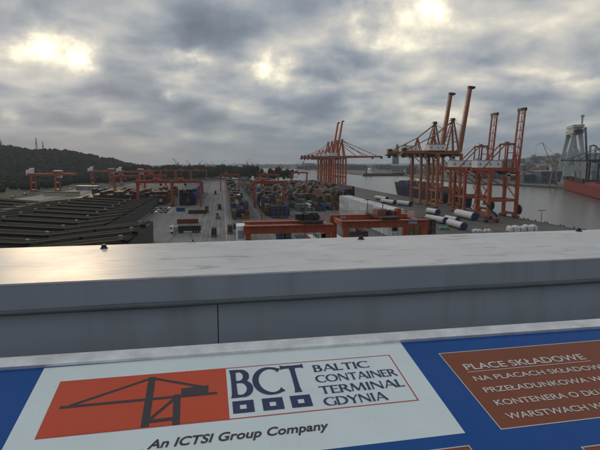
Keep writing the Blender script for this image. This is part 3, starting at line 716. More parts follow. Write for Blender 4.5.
proto = make_rtg('yard_gantry_crane','red yard gantry over the middle container block',23.5,21,STEEL_RED,8,midg(25.6,48.6,386)[0],'red yard gantries over the container blocks',details=False,trolley=.3)
for uL,uR,v,lab in ((-1.8,20.5,604,'distant red yard gantry over the block beside the road'),(46,69.5,600,'distant red yard gantry behind the middle one'),
                    (104,127,720,'far red yard gantry standing against the water near the trees'),
                    (-118,-93,560,'red yard gantry over the stacks behind the dark roof, left one'),(-90,-66,590,'red yard gantry over the stacks behind the dark roof, right one'),
                    (-147,-117,955,'leftmost of four far red gantries in front of the trees'),(-114,-89,952,'second from left of four far gantries before the trees'),
                    (-86,-60,945,'third from left of four far gantries before the trees'),(-57,-29,938,'rightmost of four far red gantries before the trees')):
    d = dup(proto, midg(uL,uR,v)[0], 0, lab); d.scale = ((uR-uL+1)/24.5,1,1)

# rail-mounted gantries with cantilevers at the left
def make_rmg(label, loc, rz_=0):
    m = STEEL_ORANGE; t_ = empty('rail_gantry_crane', label, 'gantry crane', loc, rz_, 'rail gantries at the left below the hill'); H = 22
    for y in (-6,6):
        g = MB(); g.box(-18,36,y-.9,y+.9,H-2.4,H); g.build('girder', STEEL_RED, t_)
        for x in (-14,14):
            MB().beam((x,y*1.25,1.6),(x,y,H-2.4),1.6,1.6,1.9,1.9).build('leg', STEEL_RED, t_)
    for x in (-14,14): 
        MB().box(x-1,x+1,-10,10,.5,2.2).build('sill_beam', STEEL_RED, t_)
        MB().box(x-.8,x+.8,-6.5,6.5,9.5,11).build('cross_beam', STEEL_RED, t_)
    tr_ = MB(); tr_.box(11,20,-7,7,H+.2,H+2.6); tr_.build('trolley', STEEL_RED, t_)
    MB().box(11.5,19.5,-5,5,H+2.6,H+3.6).build('trolley_roof', WHITEP, t_)
    MB().box(14.5,19.5,-3,3,H-5.5,H-2.7).build('operator_cab', WHITEP, t_)
    w = MB(); w.box(-20,-14,-5,5,H+.1,H+4.2); w.box(-20.5,-17,-4,4,H-2.2,H-.1); w.box(-16.5,-13.2,-4,4,H+4.2,H+6.5); w.build('electrical_house', WHITEP, t_)
    for x,sx in ((36,1),):
        MB().beam((14,-6.3,H+.1),(34,-6.3,H+1.0),.5).build('handrail', m, t_)
    return t_
r1_ = make_rmg('orange-red rail gantry with white cabin, nearer one at far left', (-218,645,0))
dup(r1_, (-196,838,0), 0, 'orange-red rail gantry farther off, just below the wooded hill')
r3_ = dup(r1_, (-142,792,0), 0, 'orange-red rail gantry beyond the dark roof, its cabin hidden by stacks')

# ------------------------------------------------------------------ ship-to-shore cranes (x points over the water, origin on the waterside rail)
def make_sts(label, loc, rz_, m, group, style='box', hg=42.5, g=19.5, s=17, boom=50, ang=82, apex=68.5, back=27, house=(-30,-14), houses=None, rear=True, reel=False, leg=1.5, mast_x=-4, clutter=False, thick=1.0, bt=1.0):
    t_ = empty('quay_crane', label, 'quay crane', loc, rz_, group)
    for x in (0,-g):
        for y in (-s/2,s/2):
            MB().beam((x,y,2.6),(x,y,hg),leg,leg*1.15).build('leg', m, t_)
            bg = MB(); bg.box(x-.7,x+.7,y-3.6,y+3.6,1.1,1.9)
            for k in range(4): bg.cyl((x-.25,y-2.8+k*1.85,.55),(x+.25,y-2.8+k*1.85,.55),.52,n=10,mi=1)
            bg.build('bogie', [m,DARKMET], t_)
        MB().box(x-.75,x+.75,-s/2-1,s/2+1,2.0,3.5).build('sill_beam', m, t_)
        MB().box(x-.6,x+.6,-s/2+.8,s/2-.8,hg-2.2,hg-.4).build('cross_beam', m, t_)
        zt = 13.5 if style == 'box' else 11.6
        MB().box(x-.5,x+.5,-s/2+.8,s/2-.8,zt-.7,zt+.7).build('tie_beam', m, t_)
        br = MB()
        if x == 0 or style == 'box':
            br.beam((x,-s/2+.5,zt+.9),(x,s/2-.6,zt+10),.62)
        else:
            br.beam((x,-s/2+.5,zt+10),(x,0,zt+.8),.62); br.beam((x,s/2-.5,zt+10),(x,.1,zt+.9),.6)
        br.build('brace', m, t_)
    for y in (-s/2,s/2):
        MB().box(-g+.8,-.8,y-.6,y+.6,zt-.9,zt+.9).build('portal_beam', m, t_)
        MB().beam((-g+.6,y,hg-1.2),(-.6,y,zt+12 if style == 'box' else zt+8),.6).build('brace', m, t_)
    a = rad(ang)
    if style == 'box':
        MB().box(-g-back,2.2,-1.7,1.7,hg,hg+2.6).build('girder', m, t_)
        gw = MB(); gw.box(-g-back,2.2,-2.6,-1.75,hg+.2,hg+.3); gw.box(-g-back,2.2,1.75,2.6,hg+.2,hg+.3)
        for yy in (-2.55,2.55):
            gw.box(-g-back,2.2,yy-.04,yy+.04,hg+1.25,hg+1.35)
            for k in range(int((g+back)/2.5)): gw.box(-g-back+k*2.5-.04,-g-back+k*2.5+.04,yy-.04,yy+.04,hg+.3,hg+1.3)
        gw.build('walkway', m, t_)
        hb = Vector((2.6,0,hg+1.3)); tip = hb + Vector((math.cos(a)*boom,0,math.sin(a)*boom))
        b_ = MB(); b_.beam(hb,tip,3.0*bt,2.5*bt,2.4*bt,1.7*bt)
        d = (tip-hb).normalized(); nn_ = Vector((d.z,0,-d.x))
        for k in range(12): 
            c_ = hb + (tip-hb)*((k+.5)/12); b_.beam(c_-nn_*1.5+Vector((0,-1.9,0)),c_-nn_*1.5+Vector((0,1.9,0)),.16)
        for yy in (-1.8,1.8): b_.beam(hb-nn_*1.6+Vector((0,yy,0)), tip-nn_*1.2+Vector((0,yy,0)), .22)
        bo_ = b_.build('boom', m, t_)
        tp = MB(); tp.beam(tip-d*.3+nn_*.2,tip+d*1.5+nn_*.2,4.6,2.6); tp.beam(tip+d*.9,tip+d*.9+nn_*3.4,3.2,1.5); tp.build('sheave_head', DARKMET, bo_)
    else:
        for yy in (-3.3,3.3): MB().box(-g-back,2,yy-.5,yy+.5,hg+.02,hg+2.2).build('girder', m, t_)
        hb = Vector((2.4,0,hg+1)); tip = hb + Vector((math.cos(a)*boom,0,math.sin(a)*boom)); d = (tip-hb).normalized(); nn_ = Vector((d.z,0,-d.x))
        b_ = MB()
        for yy in (-3.3,3.3): b_.beam(hb+Vector((0,yy,0)),tip+Vector((0,yy,0)),.95,1.35,.8,1.0)
        for k in range(7):
            c_ = hb+(tip-hb)*((k+.6)/7); b_.beam(c_+Vector((0,-3.3,0)),c_+Vector((0,3.3,0)),.5)
        for k in range(0,7):     # access walkway and hangers on the landside face
            p0 = hb+(tip-hb)*(k/7)-nn_*1.9+Vector((0,-3.3,0)); p1 = hb+(tip-hb)*((k+1)/7)-nn_*1.9+Vector((0,-3.3,0)); b_.beam(p0,p1,.28)
            b_.beam(p0,p0+nn_*1.9,.22); b_.beam(p0+nn_*1.7,p1+nn_*.1,.2)
        bo_ = b_.build('boom', m, t_)
        tp = MB(); tp.beam(tip+Vector((0,-4.1,0)),tip+Vector((0,4.1,0)),1.5,1.9); tp.beam(tip-nn_*.5+Vector((0,-3.4,0)),tip-nn_*3.2+Vector((0,-3.4,0)),.5); tp.build('sheave_head', DARKMET, bo_)
    ax = mast_x; ma = MB(); hy = 1.3 if style == 'box' else 3.2; sy_ = s/2*.62 if style == 'box' else s/2
    rx0, rx1 = (ax-7, ax-.6) if style == 'box' else (ax-6.2, ax-5.6)
    for sg in (-1,1):
        ma.beam((0,sg*sy_,hg-.4),(ax,sg*hy,apex),1.1*thick,1.1*thick,.8*thick,.8*thick)
        ma.beam((rx0,sg*(sy_*.8 if style == 'box' else 3.3),hg+.4),(rx1,sg*hy,apex-.5),.75*thick,.75*thick,.6*thick,.6*thick)
        if style != 'box': ma.beam((rx1-.3,sg*hy,apex),(ax+.3,sg*hy,apex),.9,1.0)
        else:
            for k in range(8):
                f0, f1 = k/8, (k+1)/8
                pa = Vector((rx0+(rx1-rx0)*f0,sg*(sy_*.8+(hy-sy_*.8)*f0),hg+(apex-hg)*f0)); pb = Vector((ax*f1,sg*(sy_+(hy-sy_)*f1),hg+(apex-hg)*f1)); ma.beam(pa,pb,.28)
    for k in (.38,.68):
        yk = sy_+(hy-sy_)*k; ma.beam((ax*k,-yk,hg+(apex-hg)*k),(ax*k,yk,hg+(apex-hg)*k),.55)
    ma.beam((ax,-hy-.5,apex),(ax,hy+.5,apex),1.1,1.3)
    mo = ma.build('mast', m, t_)
    pl = MB(); w_ = 2.4 if style == 'box' else 3.4
    if style == 'box':
        pl.box(ax-2.6,ax+2.2,-w_,w_,apex+.4,apex+.65); pl.box(ax-1.5,ax+1.3,-w_*.6,w_*.6,apex+.66,apex+2.2)
        for xx in (ax-2.6,ax+2.2): pl.box(xx-.05,xx+.05,-w_,w_,apex+1.6,apex+1.7)
    else:
        pl.box(ax-3.4,ax-2.4,-w_,w_,apex+.5,apex+.7); pl.box(ax-3.6,ax-2.2,-1.2,1.2,apex+.7,apex+1.5); pl.cyl((ax-2.9,2.4,apex+.7),(ax-2.9,2.4,apex+2.8),.12,n=6)
    pl.build('mast_platform', DARKMET, mo)
    if clutter:
        ct = MB(); x0 = -g-back
        ct.box(x0-1.2,x0+4.5,-3,3,hg-1.4,hg-.05); ct.box(x0+.2,x0+3.2,-2.2,2.2,hg+2.65,hg+4.6); ct.cyl((x0+1.5,-2.6,hg-2.2),(x0+1.5,2.6,hg-2.2),.9,n=12); ct.box(x0+5.5,x0+8,-2.6,2.6,hg-2.6,hg-.05); ct.cyl((x0+4.2,0,hg+2.6),(x0+4.2,0,hg+6.4),.15,n=6)
        for k in range(7):
            xx = x0+11+k*(g+back-14)/7; ct.box(xx,xx+1.5,-2.4,2.4,hg-1.6-.8*(k%3),hg-.05); ct.box(xx+2.2,xx+2.5,-2.2,2.2,hg-2.6,hg-.05)
        ct.box(x0-1,2,-.25,.25,hg-.34,hg-.04)
        ct.build('festoon_gear', DARKMET, t_)
        pw = MB()
        for yy in (-4.4,4.4):
            pw.box(-g-6,1.5,yy-.35,yy+.35,hg-.3,hg+.9)
        for xx in (-g-6,-g,-g*.5,-.4): pw.box(xx-.5,xx+.5,-4.04,4.04,hg-.9,hg-.06)
        pw.build('outrigger_beam', m, t_)
    if rear:
        rz2 = hg+14; re = MB()
        for sg in (-1,1):
            re.beam((-g-3.4,sg*2,hg+2.4),(-g,sg*.5,rz2),.75); re.beam((-g+3.4,sg*2,hg+2.4),(-g,sg*.5,rz2),.7)
        re.beam((-g,-1.6,rz2),(-g,1.6,rz2),.9); re.beam((-g-2,-1.4,hg+7.5),(-g-2,1.4,hg+7.5),.5); re.build('rear_frame', m, t_)
        for sg in (-1,1):
            st_ = MB(); st_.beam((ax,sg*1.2,apex),(-g,sg*.7,rz2+.2),.55); st_.beam((-g,sg*.7,rz2+.2),(-g-back+3,sg*1.4,hg+2.6),.5); st_.build('backstay', m, t_)
    else:
        for sg in (-1,1):
            st_ = MB(); st_.beam((rx1,sg*3.2,apex),(-g-2.5,sg*3.3,hg+2.2),.62); st_.build('backstay', m, t_)
    if ang < 20:
        for sg in (-1,1):
            for k in (.5,.88):
                q_ = hb+(tip-hb)*k; MB().beam((ax,sg*1.1,apex),(q_.x,sg*1.2,q_.z+1.2),.5).build('forestay', m, t_)
    else:
        for sg in (-1,1):
            q_ = hb+(tip-hb)*.55; mid = Vector((ax+1.0,sg*1.0,apex+ (q_.z-apex)*.2-2)); st_ = MB()
            st_.beam((ax,sg*hy,apex),(q_.x-.6,sg*hy,q_.z-8 if q_.z-8 > apex-20 else q_.z),.22); st_.build('forestay', m, t_)
    for k,(x0,x1) in enumerate(houses or [house]):
        hh = MB(); z0 = hg+(2.65 if style == 'box' else 2.25); hh.box(x0,x1,-3.4,3.4,z0,z0+4.6)
        ho_ = hh.build('machinery_house', WHITEP, t_)
        rr_ = MB(); rr_.box(x0-.2,x1+.2,-3.6,3.6,z0+4.6,z0+4.85); rr_.box(x0+1,x0+3.5,-1,1,z0+4.85,z0+5.9); rr_.build('roof', GREYP, ho_)
        for xx in (x0+2.2,x0+(x1-x0)*.55,x1-2.4): MB().box(xx-.7,xx+.7,-3.46,-3.4,z0+1.4,z0+2.8).build('louvre', GREYP, ho_)
    tx = -g*.35
    tr_ = MB(); tr_.box(tx-3,tx+3,-3.1,3.1,hg-.95,hg-.05); tr_.box(tx-2,tx+1.2,-1.5,1.5,hg-2.0,hg-.95); tr_.build('trolley', DARKMET, t_)
    cb = MB(); cb.box(tx+3.1,tx+5.3,-1.2,1.2,hg-4.0,hg-1.2); cb.box(tx+3.4,tx+5.0,-.3,.3,hg-1.2,hg-.02); c_ = cb.build('operator_cab', WHITEP, t_); MB().box(tx+3.2,tx+5.36,-1.26,1.26,hg-3.6,hg-2.3).build('window', GLASS, c_)
    # stair tower on a landside leg
    stt = MB(); x = -g-1.6; y = s/2
    nz = int((hg-4)/3.2)
    for k in range(nz):
        z = 3.6+k*3.2; stt.beam((x-.6,y-1.6,z),(x-.6,y+1.6,z+3.2),.5,.12) if k % 2 == 0 else stt.beam((x-.6,y+1.6,z),(x-.6,y-1.6,z+3.2),.5,.12)
        stt.box(x-1.1,x+.7,y-2.1,y+2.1,z-.06,z+.02)
    for dx in (-1.1,.7):
        for dy in (-2.1,2.1): stt.box(x+dx-.05,x+dx+.05,y+dy-.05,y+dy+.05,2,3.6+nz*3.2)
    stt.build('stair_tower', m, t_)
    if reel:
        rr_ = MB(); rr_.cyl((.9,-s/2-.5,5.6),(1.9,-s/2-.5,5.6),3.3,n=28); rr_.cyl((.75,-s/2-.5,5.6),(2.1,-s/2-.5,5.6),1.0,n=16); rr_.build('cable_reel', DARKMET, t_)
    return t_
UW = 187.4
GR = 'quay cranes at the container berth'
make_sts('rightmost red quay crane with raised lattice boom and black cable reel', (UW,290,0), 0, STEEL_RED, GR, 'lattice', hg=30.2, g=19.4, s=14, boom=38.5, ang=86.2, apex=47.5, back=11, house=(-26.5,-9.5), rear=False, reel=True, leg=1.75, mast_x=-1.5)
make_sts('red quay crane with raised lattice boom, second from the right', (UW,322,0), 0, STEEL_RED, GR, 'lattice', hg=30.2, g=19.4, s=15, boom=38.5, ang=86.2, apex=47, back=14, house=(-27.5,-11.5), rear=False, reel=True, leg=1.7, mast_x=-1.5)
make_sts('weathered orange quay crane with the tallest raised boom', (UW,367,0), 0, STEEL_BROWN, GR, 'box', s=17, boom=51, ang=82, houses=[(-25,-11)], leg=1.8, clutter=True, thick=1.25)
make_sts('weathered orange quay crane with raised boom, behind the tallest', (UW,400,0), 0, STEEL_BROWN, GR, 'box', s=19, boom=50.5, ang=82, houses=[(-33,-20)], leg=1.8, clutter=True, thick=1.25)
make_sts('far orange quay crane with its boom lowered level over the water', (UW,728,0), 0, STEEL_ORANGE, GR, 'box', s=18, boom=56, ang=0.5, back=33, houses=[(-26,-12)], leg=2.3, clutter=True, thick=1.45, bt=1.5)
make_sts('far orange quay crane with lowered boom, next behind the nearest of the far group', (UW,761,0), 0, STEEL_ORANGE, GR, 'box', s=16, boom=52, ang=0.5, back=33, houses=[(-26,-12)], leg=2.3, clutter=True, thick=1.45, bt=1.5)
make_sts('far orange quay crane with raised boom, right of the far pair', (UW,796,0), 0, STEEL_ORANGE, GR, 'box', s=18, boom=60, ang=80, back=33, houses=[(-26,-12)], leg=2.3, clutter=True, thick=1.45, bt=1.5)
make_sts('far orange quay crane with raised boom, left of the far pair', (UW,826,0), 0, STEEL_ORANGE, GR, 'box', s=18, boom=60, ang=80, back=33, houses=[(-26,-12)], leg=2.3, clutter=True, thick=1.45, bt=1.5)
# navy cranes on the opposite bank beside the red ship
GN = 'navy cranes beside the red ship'
a_ = P(586.5,189.5,0)
make_sts('navy quay crane with raised lattice boom behind the red ship', (a_.x,a_.y,0), rad(150), STEEL_NAVY, GN, 'lattice', hg=37, g=18, s=16, boom=42, ang=84, apex=57, back=14, house=(-26,-14), rear=False, leg=2.0, mast_x=-1)
a_ = P(598,191.5,0)
make_sts('navy quay crane with its boom lowered toward the grey gantry', (a_.x,a_.y,0), rad(150), STEEL_NAVY, GN, 'lattice', hg=36, g=18, s=16, boom=40, ang=1, apex=54, back=14, house=(-24,-10), rear=False, leg=2.0, mast_x=-1)

# ------------------------------------------------------------------ grey shipyard gantry
gp = P(574,184,0)
gy = empty('shipyard_gantry_crane', 'huge pale grey shipyard gantry towering behind the red ship', 'gantry crane', (gp.x,gp.y,0), rad(-29))
gy.scale = (1,1,1.11)
# girder runs along local y (away from view)
for x in (-7,7): MB().box(x*.78-2.6,x*.78+2.6,-6,64,74,80).build('girder', STEEL_GREY, gy)
for nm,y0 in (('rigid',2),('hinged',58)):
    for sg in (-1,1):
        l_ = MB(); l_.beam((sg*4,y0,74),(sg*18,y0,1),4.6,6.5,3.2,4.2); l_.build('leg', STEEL_GREY, gy)
        l_ = MB(); l_.beam((sg*12,y0-1,33),(0 if nm == 'rigid' else sg*1.5,y0-1,52+sg),2.2,2.4); l_.build('brace', STEEL_GREY, gy)
    MB().beam((-15,y0,24),(15,y0,24),2.4,3).build('cross_beam', STEEL_GREY, gy)
    MB().box(-24,24,y0-3.4,y0+3.4,-.5,3).build('sill_beam', STEEL_GREY, gy)
tb = MB(); tb.box(-8,8,-6,58,82.6,86.5); tb.box(-7,7,-3,30,80.1,82.5); tb.beam((0,52,70),(0,4,81),3.2,4.5)
tb.build('trolley', STEEL_GREY, gy)
MB().box(-6,6,-7.2,-6.1,75,79).build('machinery_opening', DARKMET, gy)
mm = MB(); mm.beam((5,0,86.5),(5,0,98),2.6,2.6); mm.box(2.4,7.6,-2.6,2.6,98,100.2); mm.box(4.7,5.3,-.3,.3,100.2,102.5); mm.build('jib_mast', STEEL_GREY, gy)
hp = P(584,183,0)
hl = empty('shipyard_hall', 'pale grey shipyard hall with tall doors beneath the grey gantry', 'hall', (hp.x+40,hp.y+60,0), rad(-30))
MB().box(-50,50,-14,14,0,28).build('wall', mat('pale cladding', (.5,.51,.51), .7, var=.12, scale=.1, streak=.4), hl)
MB().box(-51,51,-15,15,28,30).build('roof', GREYP, hl)
for x in (-32,-6,22): MB().box(x-5,x+5,-14.2,-14,0,20).build('door', mat('hall door', (.17,.18,.19), .6), hl)

# ------------------------------------------------------------------ jib cranes
def make_jib(label, loc, rz_, m, H=30, jl=32, ja=62, group=None):
    t_ = empty('harbour_crane', label, 'harbour crane', loc, rz_, group)
    pt = MB()
    for sx in (-1,1):
        for sy in (-1,1): pt.beam((sx*5.5,sy*5.5,0),(sx*2.2,sy*2.2,H*.5),1.1,1.1,.9,.9)
    for z,k in ((H*.22,4.0),(H*.5,2.3)):
        for sx in (-1,1): pt.beam((sx*k,-k,z),(sx*k,k,z),.7); pt.beam((-k,sx*k,z),(k,sx*k,z),.65)
    pt.build('portal', m, t_)
    tw = MB()
    for sx in (-1,1):
        for sy in (-1,1): tw.beam((sx*1.9,sy*1.9,H*.5),(sx*1.2,sy*1.2,H),.6)
    for k in range(4):
        z = H*(.5+.12*k); w_ = 1.9-.17*k; tw.beam((-w_,-w_,z),(w_,-w_,z+H*.12),.35); tw.beam((w_,w_,z),(-w_,w_,z+H*.12),.35); tw.beam((-w_,w_,z),(-w_,-w_,z+H*.12),.35)
    tw.build('tower', m, t_)
    MB().box(-6,3,-2.2,2.2,H*.52,H*.52+4).build('machinery_house', GREYP, t_)
    a = rad(ja); tip = Vector((2+math.cos(a)*jl,0,H*.62+math.sin(a)*jl)); jb = MB()
    for sy in (-1,1): jb.beam((2,sy*1.4,H*.62),(tip.x,sy*.3,tip.z),.75)
    for k in range(6):
        c_ = Vector((2,0,H*.62)).lerp(tip,(k+.4)/6); w_ = 1.4-1.0*k/6; jb.beam(c_+Vector((0,-w_,0)),c_+Vector((0,w_,0)),.3)
    fj = tip+Vector((9*math.cos(a-1.6),0,9*math.sin(a-1.6))); jb.beam(tip,fj,.7,.7,.4,.4); jb.beam(Vector((0,0,H)),tip,.4); jb.beam(Vector((0,0,H)),(-5,0,H*.66),.6)
    jb.build('jib', m, t_)
    rp = MB(); rp.cyl(fj,(fj.x,0,8),.12,n=5); rp.build('hoist_rope', DARKMET, t_)
    return t_
q_ = P(553,186,0)
make_jib('tan shipyard jib crane left of the grey gantry', (q_.x,q_.y,0), rad(150), STEEL_TAN, 46, 40, 66)
q_ = P(538,183,0)
make_jib('dark jib crane on the far quay right of the red quay cranes', (q_.x,q_.y+40,0), rad(10), mat('dark crane paint', (.06,.065,.07), .6), 30, 30, 40)
SK_ = [(186,1500,60),(194,1560,40),(203,1800,75),(214,2100,55),(231,2200,70),(244,1900,50),(253,2300,65),(262,2000,45),(270,1900,60),(279,2200,72),(297,2300,50),(309,1900,75),(318,2300,45),(373,2000,60),(388,1900,50),(532,1300,62),(541,1150,40),(527,1500,75),(178,1700,75),(190,2000,55),(199,2200,70),(209,1900,60),(222,2300,75),(237,2000,60),(258,2200,50),(288,2000,66),(303,2500,55),(283,1800,80),(247,2400,70),(266,2300,75)]
SKM = mat('weathered grey-blue crane paint', (.07,.085,.1), .6, var=.2)
pj = None
for i,(px,Dk,ja) in enumerate(sorted(SK_)):
    r_ = ray(px,163); k = Dk/math.hypot(r_.x,r_.y); loc = (r_.x*k,r_.y*k,0)
    lab = f'distant harbour crane, {ORD[i]} from the left along the hazy skyline'
    if pj is None: pj = make_jib(lab, loc, rad(150), SKM, 36, 30, 58, 'harbour cranes on the hazy skyline')
    else:
        c_ = dup(pj, loc, rad(R.choice([10,40,150,200,330,120])), lab); s_ = R.uniform(.5,.85)*Dk/1900; c_.scale = (s_,s_,s_*R.uniform(.9,1.15))

# ------------------------------------------------------------------ ships
def make_ship(name, label, loc, rz_, Lh, B, Dk, m, mboot, sheer=3.0, flare=1.2, bridge=None, bulw=True):
    t_ = empty(name, label, 'ship', loc, rz_); h = MB(); nS = 28; prof = []
    for i in range(nS+1):
        s_ = i/nS; y = -Lh/2+Lh*s_
        wl = 1.0
        if s_ > .78: wl = max(0.02, 1-((s_-.78)/.22)**1.7)
        if s_ < .1: wl = .72+.28*(s_/.1)
        wd = min(1.0, wl**(.55) if s_ > .78 else (wl+.12))
        top = Dk + sheer*max(0,(s_-.72)/.28)**1.5
        yy_t = y + (flare*5.5 if s_ > .78 else 0)*max(0,(s_-.78)/.22)**1.5
        prof.append([(-B/2*wl*.86,y,-1.5),(-B/2*wl,y,.9),(-B/2*(wl*.45+wd*.55),(y+yy_t)/2,Dk*.5),(-B/2*wd,yy_t,top),(B/2*wd,yy_t,top),(B/2*(wl*.45+wd*.55),(y+yy_t)/2,Dk*.5),(B/2*wl,y,.9),(B/2*wl*.86,y,-1.5)])
    vs = [v for r in prof for v in r]; fs = []; mi = []
    for i in range(nS):
        for k in range(7):
            fs.append((i*8+k,i*8+k+1,(i+1)*8+k+1,(i+1)*8+k))
    h.add(vs,fs); h.mi = [1 if (f[0]%8 in (0,6)) else 0 for f in fs]
    h.add(prof[0],[tuple(range(8))]); h.add(prof[-1],[tuple(range(8))[::-1]])
    ho_ = h.build('hull', [m,mboot], t_)
    bw = MB()
    for i in range(int(nS*.74),nS):
        for k in (3,4):
            a,b_ = Vector(prof[i][k]),Vector(prof[i+1][k]); bw.add([a,b_,b_+Vector((0,0,1.1)),a+Vector((0,0,1.1))],[(0,1,2,3)])
    bw.build('bulwark', m, t_)
    if bridge is not None:
        y0 = bridge*Lh; br = MB()
        for k in range(4): br.box(-B*.4+k*.5,B*.4-k*.5,y0-6+k*.4,y0+6-k*.6,Dk+.02+k*3,Dk+3+k*3)
        br.box(-B*.5,B*.5,y0-1.5,y0+3.5,Dk+12,Dk+14.6); b_ = br.build('bridge', WHITEP, t_)
        wn = MB()
        for k in range(4):
            for x in range(int(-B*.32),int(B*.32),3): wn.box(x,x+1.3,y0+6.02-k*.6,y0+6.08-k*.6,Dk+1.3+k*3,Dk+2.3+k*3); wn.box(x,x+1.3,y0-6.08+k*.4,y0-6.02+k*.4,Dk+1.3+k*3,Dk+2.3+k*3)
        wn.box(-B*.48,B*.48,y0-1.56,y0-1.5,Dk+13,Dk+14.1); wn.build('window', GLASS, b_)
        fn = MB(); fn.box(-2.5,2.5,y0-12,y0-8,Dk+.02,Dk+13); fn.build('funnel', m, t_)
    ms = MB(); ms.cyl((0,Lh*.42,Dk),(0,Lh*.42,Dk+sheer+9),.35,.2,n=8); ms.box(-1.6,1.6,Lh*.42-.1,Lh*.42+.1,Dk+sheer+6,Dk+sheer+6.3); ms.build('foremast', WHITEP, t_)
    return t_
NAVYH = mat('navy hull paint', (.012,.021,.065), .8, spec=.12, var=.25, scale=.15, streak=.3)
BOOT = mat('dull red boot topping', (.09,.025,.02), .6, var=.2)
make_ship('cargo_ship','navy blue cargo ship moored at the quay behind the orange cranes',(QX+14.5,460,-3),0,150,23,11,NAVYH,BOOT,4.5,1.4,None)
cN = ['navy blue','navy blue','dark grey','bright blue','maroon','navy blue']
for b_ in range(9):
    for r in range(3):
        for t_ in range(3 if b_ > 2 else 2):
            if r > 0 and t_ < 2 and b_ > 2 and b_ != 8: continue
            c = R.choice(cN)
            container((QX+6.6+r*5.2,396+b_*13.6,8.02+2.6*t_), c, f"{c} container on the navy ship, {TIER[t_]} tier, {ORD[b_]} bay, {ORD[r]} row", 'containers on the navy ship')
REDH = mat('red hull paint', (.21,.02,.018), .6, spec=.2, var=.18, scale=.1, streak=.4, dirt=(.1,.03,.025))
dirv = Vector((514-408,663-466)).normalized(); rz_r = math.atan2(-dirv.x,dirv.y); Lr = 300
bow = Vector((507,664)); ctr = bow - dirv*(Lr/2) + Vector((dirv.y,-dirv.x))*15
make_ship('container_ship','large red container ship moored on the opposite bank',(ctr.x,ctr.y,-3),rz_r,Lr,30,13,REDH,mat('dark red boot topping',(.11,.018,.018),.6),2.5,.9,None)
k = 0
for b_ in range(9):
    for r in range(3):
        yl = 118-b_*14.5; xl = -11.5+r*4.5
        p_ = ctr + dirv*yl + Vector((dirv.y,-dirv.x))*xl
        c = R.choice(['maroon','green','dark grey','maroon','rust red','dark grey','brown','navy blue'])
        if r == 0 or b_ == 0:
            container((p_.x,p_.y,10.02), c, f"{c} container on the red ship's deck, {ORD[b_]} bay from bow, {ORD[r]} row", 'containers on the red ship', True, rz_r)
            if b_ not in (2,5) : container((p_.x,p_.y,12.62), R.choice(['maroon','green','rust red','dark grey']), f"upper container on the red ship, {ORD[b_]} bay from bow, {ORD[r]} row", 'containers on the red ship', True, rz_r)
a_, b_ = P(361,175.8,-3), P(402,175.6,-3); d_ = (b_-a_); c_ = (a_+b_)/2 + Vector((0,-14,0))
make_ship('barge','long dark grey ship with small white bridge lying at the far shore',(c_.x,c_.y,-3),math.atan2(-d_.x,d_.y),d_.length,17,7,mat('dark grey hull',(.035,.038,.042),.5),mat('black boot topping',(.02,.02,.02),.6),1.5,.6,-.33)
d_ = P(600,215,-3)

# ------------------------------------------------------------------ quay clutter
pm = mat('white tube coating', (.66,.67,.67), .75, var=.08, scale=.4, streak=.3, dirt=(.32,.3,.27))
def tube(a, b_, r_, label, cap=True):
    a, b_ = Vector(a), Vector(b_); t_ = empty('tower_section', label, 'steel tube', (a+b_)/2, 0, 'white tubular sections on the quay'); o_ = (a+b_)/2
    a2, b2 = a-o_+Vector((0,0,r_+.35)), b_-o_+Vector((0,0,r_+.35)); mb = MB(); mb.cyl(a2,b2,r_,r_*.97,28); mb.build('shell', pm, t_, False)
    d = (b2-a2).normalized(); cp_ = MB(); cp_.cyl(b2-d*.9,b2+d*.05,r_+.06,r_+.06,28); cp_.build('end_cover', BLUEP, t_)
    sd = MB(); sv = Vector((d.y,-d.x,0))
    for k in (.18,.8):
        c_ = a2.lerp(b2,k); c_.z = 0; sd.beam(c_-sv*r_*.8+Vector((0,0,.3)),c_+sv*r_*.8+Vector((0,0,.3)),.7,.6)
    sd.build('saddle', DARKMET, t_); return t_
def pp(p1,p2): return P(*p1), P(*p2)
for p1,p2,r_,lab in (((457,216.5),(475,221),2.35,'largest white tube with blue end cover, near the reach stacker'),
                     ((449,226),(464,230.5),1.9,'nearest white tube with blue end, beside the green tarpaulin'),
                     ((427,221),(446,224.5),1.9,'long white tube behind the green tarpaulin'),
                     ((446,220.5),(458,223),1.5,'short white tube left of the largest one'),
                     ((428,213.5),(438,215.5),1.9,'white tube with blue end right of the maroon stack'),
                     ((398,205),(411,206.6),1.9,'white tube with blue end behind the yellow container, rightmost of three'),
                     ((382,203),(395,205),1.8,'white tube at the middle of three beyond the white stacks'),
                     ((376,199.5),(387,201.2),1.8,'farthest white tube of three beyond the white stacks')):
    a_, b_ = pp(p1,p2); tube(a_,b_,r_,lab)
